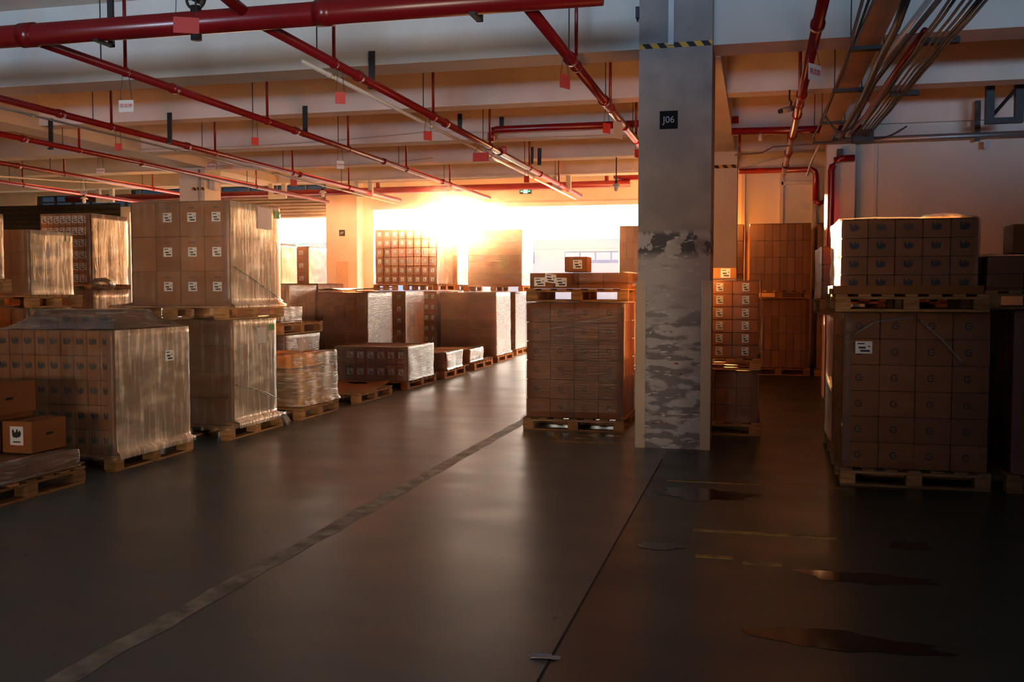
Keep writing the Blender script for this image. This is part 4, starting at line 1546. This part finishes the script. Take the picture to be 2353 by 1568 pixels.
# white box and conduits on the far left column
b = MB()
r = thing('emergency_lamp', 'white twin-head lamp box on the far left column', 'lamp', (-10.59, 17.75, 3.72))
put('housing', bx(-.06, .06, -.11, .11, -.1, .1), M_PALEST, r, bevel=.01)
for s in (-1, 1):
    put('lamp_head', MB().tube([(.0, s * .07, .11), (.06, s * .08, .14)], [.04, .045], 12), M_PALEST, r, smooth=True)
wire('dark conduit running down the far left column', [(-10.75, 17.46, 4.0), (-10.75, 17.46, 2.6)], .014, M_STEEL, None, 'conduit')

# camera on the right
p = at(1815, 252, 12.6)
r = thing('security_camera', 'small security camera hung under the beam right of column', 'camera', p)
put('housing', MB().tube([(-.1, -.1, -.03), (.06, .06, .03)], .035, 12), M_TRAY, r, smooth=True)
put('lens', MB().tube([(-.105, -.105, -.032), (-.125, -.125, -.04)], .028, 12), M_INK, r, smooth=True)
put('mount', MB().tube([(0, 0, 0), (.02, .06, .1), (.0, .2, .16), (0, .25, ZB + .05 - p.z)], .012, 8), M_DARK, r, smooth=True)

# ------------------------------------------------------------------ cable tray and conduits, upper right
r = thing('cable_tray', 'brown cable tray running from top right towards the recess', 'cable tray', (.93, 7.0, 3.78))
put('channel', MB().box(-.1, .1, 0, 8.3, 0, .06), M_TRAY, r)
for y in (2.4, 4.3, 6.4, 8.2):
    put('support_bar', MB().box(-.16, .16, y - .05, y + .05, -.03, .0), M_DARK, r)
    put('hanger_rod', MB().tube([(-.14, y, -.01), (-.14, y, 1.15)], .006, 5), M_DARK, r)
    put('hanger_rod', MB().tube([(.14, y, -.01), (.14, y, 1.15)], .006, 5), M_DARK, r)


def ppath(*ps):
    return [at(u, v, Y) for u, v, Y in ps]


def cpipe(label, ps, rad, m_, name='conduit', cat='conduit', group='conduits at upper right'):
    b = MB()
    P = ppath(*ps)
    b.tube(P, rad, 10)
    return tag(put(name, b, m_, smooth=True), label, cat, group)


cpipe('pale bent conduit beside the cable tray', [(2150, -20, 7.3), (2003, 170, 10.2), (1985, 215, 11.2), (1945, 312, 14.6)], .022, M_CONDUIT)
cpipe('red-brown straight pipe right of the bent pale conduit', [(2125, 70, 8.2), (2040, 190, 10.4), (1990, 265, 12.6), (1953, 305, 14.6)], .026, M_RED)
cpipe('thin brown conduit left of the cable tray', [(1985, -10, 7.6), (1940, 150, 10.1), (1905, 235, 12.6), (1880, 290, 15.1)], .014, M_CABLE)
cpipe('thin dark cable hugging the left edge of the tray', [(2000, -10, 7.8), (1955, 120, 10.1), (1900, 260, 13.6), (1868, 316, 15.2)], .012, M_DARK)
cpipe('black cable bunch between tray and bent conduit', [(2085, -10, 6.9), (2060, 60, 7.75), (2020, 140, 9.1), (1985, 220, 10.9), (1930, 315, 13.9)], .032, M_DARK)
cpipe('twisted brown cables along the bent conduit', [(2165, -10, 7.8), (2080, 95, 9.3), (2010, 190, 11.4), (1965, 280, 13.9), (1940, 315, 15.0)], .022, M_CABLE)
for i, (u0, v0, u1, v1) in enumerate(((2200, -10, 1968, 312), (2222, -10, 1975, 312), (2240, -10, 1982, 312), (2255, -10, 1988, 312), (2275, -10, 1996, 312), (2188, -10, 1965, 314), (2263, -10, 1992, 314))):
    a, c = at(u0, v0, 6.9), at(u1, v1, 14.9)
    b = MB()
    b.tube([a.lerp(c, k / 12) + Vector((.02 * noise.noise((k * .8, 1, 0)), 0, .02 * noise.noise((k * .8, 0, 3)))) for k in range(13)], .0105, 8)
    tag(put('bundle_cable', b, M_CABLE if i % 3 else M_DARK, smooth=True), 'one of the thin cables in the bundle at upper right', 'cable', 'cables in the upper right bundle')
for (u0, u1, v, Y, l_) in ((2118, 2205, 95, 8.9, 'upper black clamp bar across the cable bundle'), (2045, 2112, 215, 11.0, 'lower black clamp bar across the cable bundle')):
    a, c = at(u0, v, Y), at(u1, v, Y)
    b = MB()
    b.box(a.x, c.x, Y - .04, Y + .04, a.z - .03, a.z + .02)
    tag(put('clamp_bar', b, M_DARK), l_, 'clamp bar', 'clamp bars on the cable bundle')
    for x in (a.x + .02, c.x - .02):
        pass
a, c = at(1958, 300, 15.1), at(2006, 326, 15.1)
tag(put('junction_box', bx(a.x, c.x, 15.0, 15.25, c.z, a.z), M_DARK, bevel=.008), 'black junction box where the cable bundle ends', 'junction box')
a = at(1880, 326, 15.2)
b = MB()
b.tube([(a.x, 15.2, a.z), (5.2, 15.2, a.z + .02)], .045, 12)
r = thing('wall_pipe', 'grey-green pipe running along the right cross wall', 'pipe', (a.x, 15.2, a.z))
put('pipe_run', MB().tube([(0, 0, 0), (4.0, 0, .02)], .045, 12), M_STEEL, r, smooth=True)
q = at(2247, 250, 15.2)
put('hanger_bar', bx(q.x - a.x - .035, q.x - a.x + .035, -.02, .02, -.07, .5), M_DARK, r)
wire('black cable loop under the junction box', sag((1.25, 15.1, 3.9), (2.05, 15.1, 3.95), .14), .012, M_DARK, 'black cable loops', 'cable_loop')
wire('black cable loop at the lower end of the cable tray', sag((.78, 12.6, 3.72), (1.18, 12.6, 3.72), .2), .014, M_DARK, 'black cable loops', 'cable_loop')
wire('thin brown conduit crossing the recess below the red pipe', [(-.35, 15.1, 3.62), (.05, 15.1, 3.64), (.2, 15.1, 3.72), (1.3, 15.1, 3.76)], .012, M_CABLE, None, 'conduit')
# pale cords in the recess
wire('pale cord slanting across the recess wall', [(-.3, 20.45, 4.05), (.0, 20.45, 4.15), (.8, 20.45, 4.35), (1.05, 20.45, 4.3)], .012, M_CONDUIT, None)
wire('bundle of cords hanging beside the right shiny pipe', [(.95, 15.2, 3.95), (.86, 15.6, 3.75), (.8, 16.5, 3.6), (.78, 17, 3.5)], .018, M_CONDUIT, None)

# black triangular steel bracket at upper right
p0, p1 = at(2265, 210, 13.9), at(2350, 282, 13.9)
r = thing('steel_bracket', 'black triangular steel bracket high at the right edge', 'bracket', (p0.x, 13.9, p1.z))
w_, h_ = p1.x - p0.x, ZB + .3 - p1.z
put('upright', bx(0, .1, -.05, .05, 0, h_), M_DARK, r)
put('upright', bx(w_ - .1, w_, -.05, .05, 0, h_), M_DARK, r)
put('crossbar', bx(.1, w_ - .1, -.05, .05, 0, .07), M_DARK, r)
put('brace', MB().tube([(.1, 0, .12), (w_ - .1, 0, .42)], .025, 6), M_DARK, r)

# ------------------------------------------------------------------ yard outside the doors
YB = 62.0
r = thing('yard_building', 'long white building with teal roof band seen through the dock doors', 'building', (-16, YB, 0))
put('wall', bx(-26, 40, 0, 8, -.05, 3.9), M_BWHITE, r)
put('roof_band', bx(-26.3, 40.3, -.6, 8, 4.25, 4.85), M_TEAL, r)
put('wall_top', bx(-26, 40, -.02, 8, 3.9, 4.25), M_BWHITE, r)
for k in range(9):
    x = -24 + k * 7
    f = put('window', bx(x, x + 5.0, -.06, 0, 3.35, 4.1), M_BLUE, r)
    for j in range(5):
        put('pane', bx(x + .05 + j * 1.0, x + .95 + j * 1.0, -.08, -.06, 3.55, 4.02), M_GLASSB, f)
r = thing('shipping_container', 'blue container in the yard beside the dock pier', 'container', (-17.0, 40, -.05))
put('body', bx(-2.2, 1.9, 0, 2.4, .15, 2.0), M_TRUCK, r)
put('upper_band', bx(-2.2, 1.9, -.01, 2.4, 2.0, 2.5), M_BWHITE, r)
put('roof_band', bx(-2.2, 1.9, 0, 2.4, 2.5, 3.1), M_TRUCK, r)
put('base_rail', bx(-2.2, 1.9, 0, 2.4, 0, .15), M_DARK, r)

# ------------------------------------------------------------------ thin haze volume added for the glare around the sun
HM = bpy.data.materials.new('glare_haze')
HM.use_nodes = True
t = HM.node_tree
t.nodes.clear()
o_ = t.nodes.new('ShaderNodeOutputMaterial')
vs = t.nodes.new('ShaderNodeVolumeScatter')
vs.inputs['Color'].default_value = (1, .74, .85, 1)
vs.inputs['Density'].default_value = .000055
vs.inputs['Anisotropy'].default_value = .85
v2 = t.nodes.new('ShaderNodeVolumeScatter')            # tight lobe added for the sun burst
v2.inputs['Color'].default_value = (1, .74, .85, 1)
v2.inputs['Density'].default_value = .00009
v2.inputs['Anisotropy'].default_value = .986
va = t.nodes.new('ShaderNodeAddShader')
t.links.new(vs.outputs[0], va.inputs[0])
t.links.new(v2.outputs[0], va.inputs[1])
t.links.new(va.outputs[0], o_.inputs['Volume'])
hz = put('haze', bx(-10.6, -1.25, 1.2, DOCK - .55, .02, 3.72), HM)
tag(hz, 'thin added haze making the glare around the low sun', 'haze')
hz['kind'] = 'stuff'
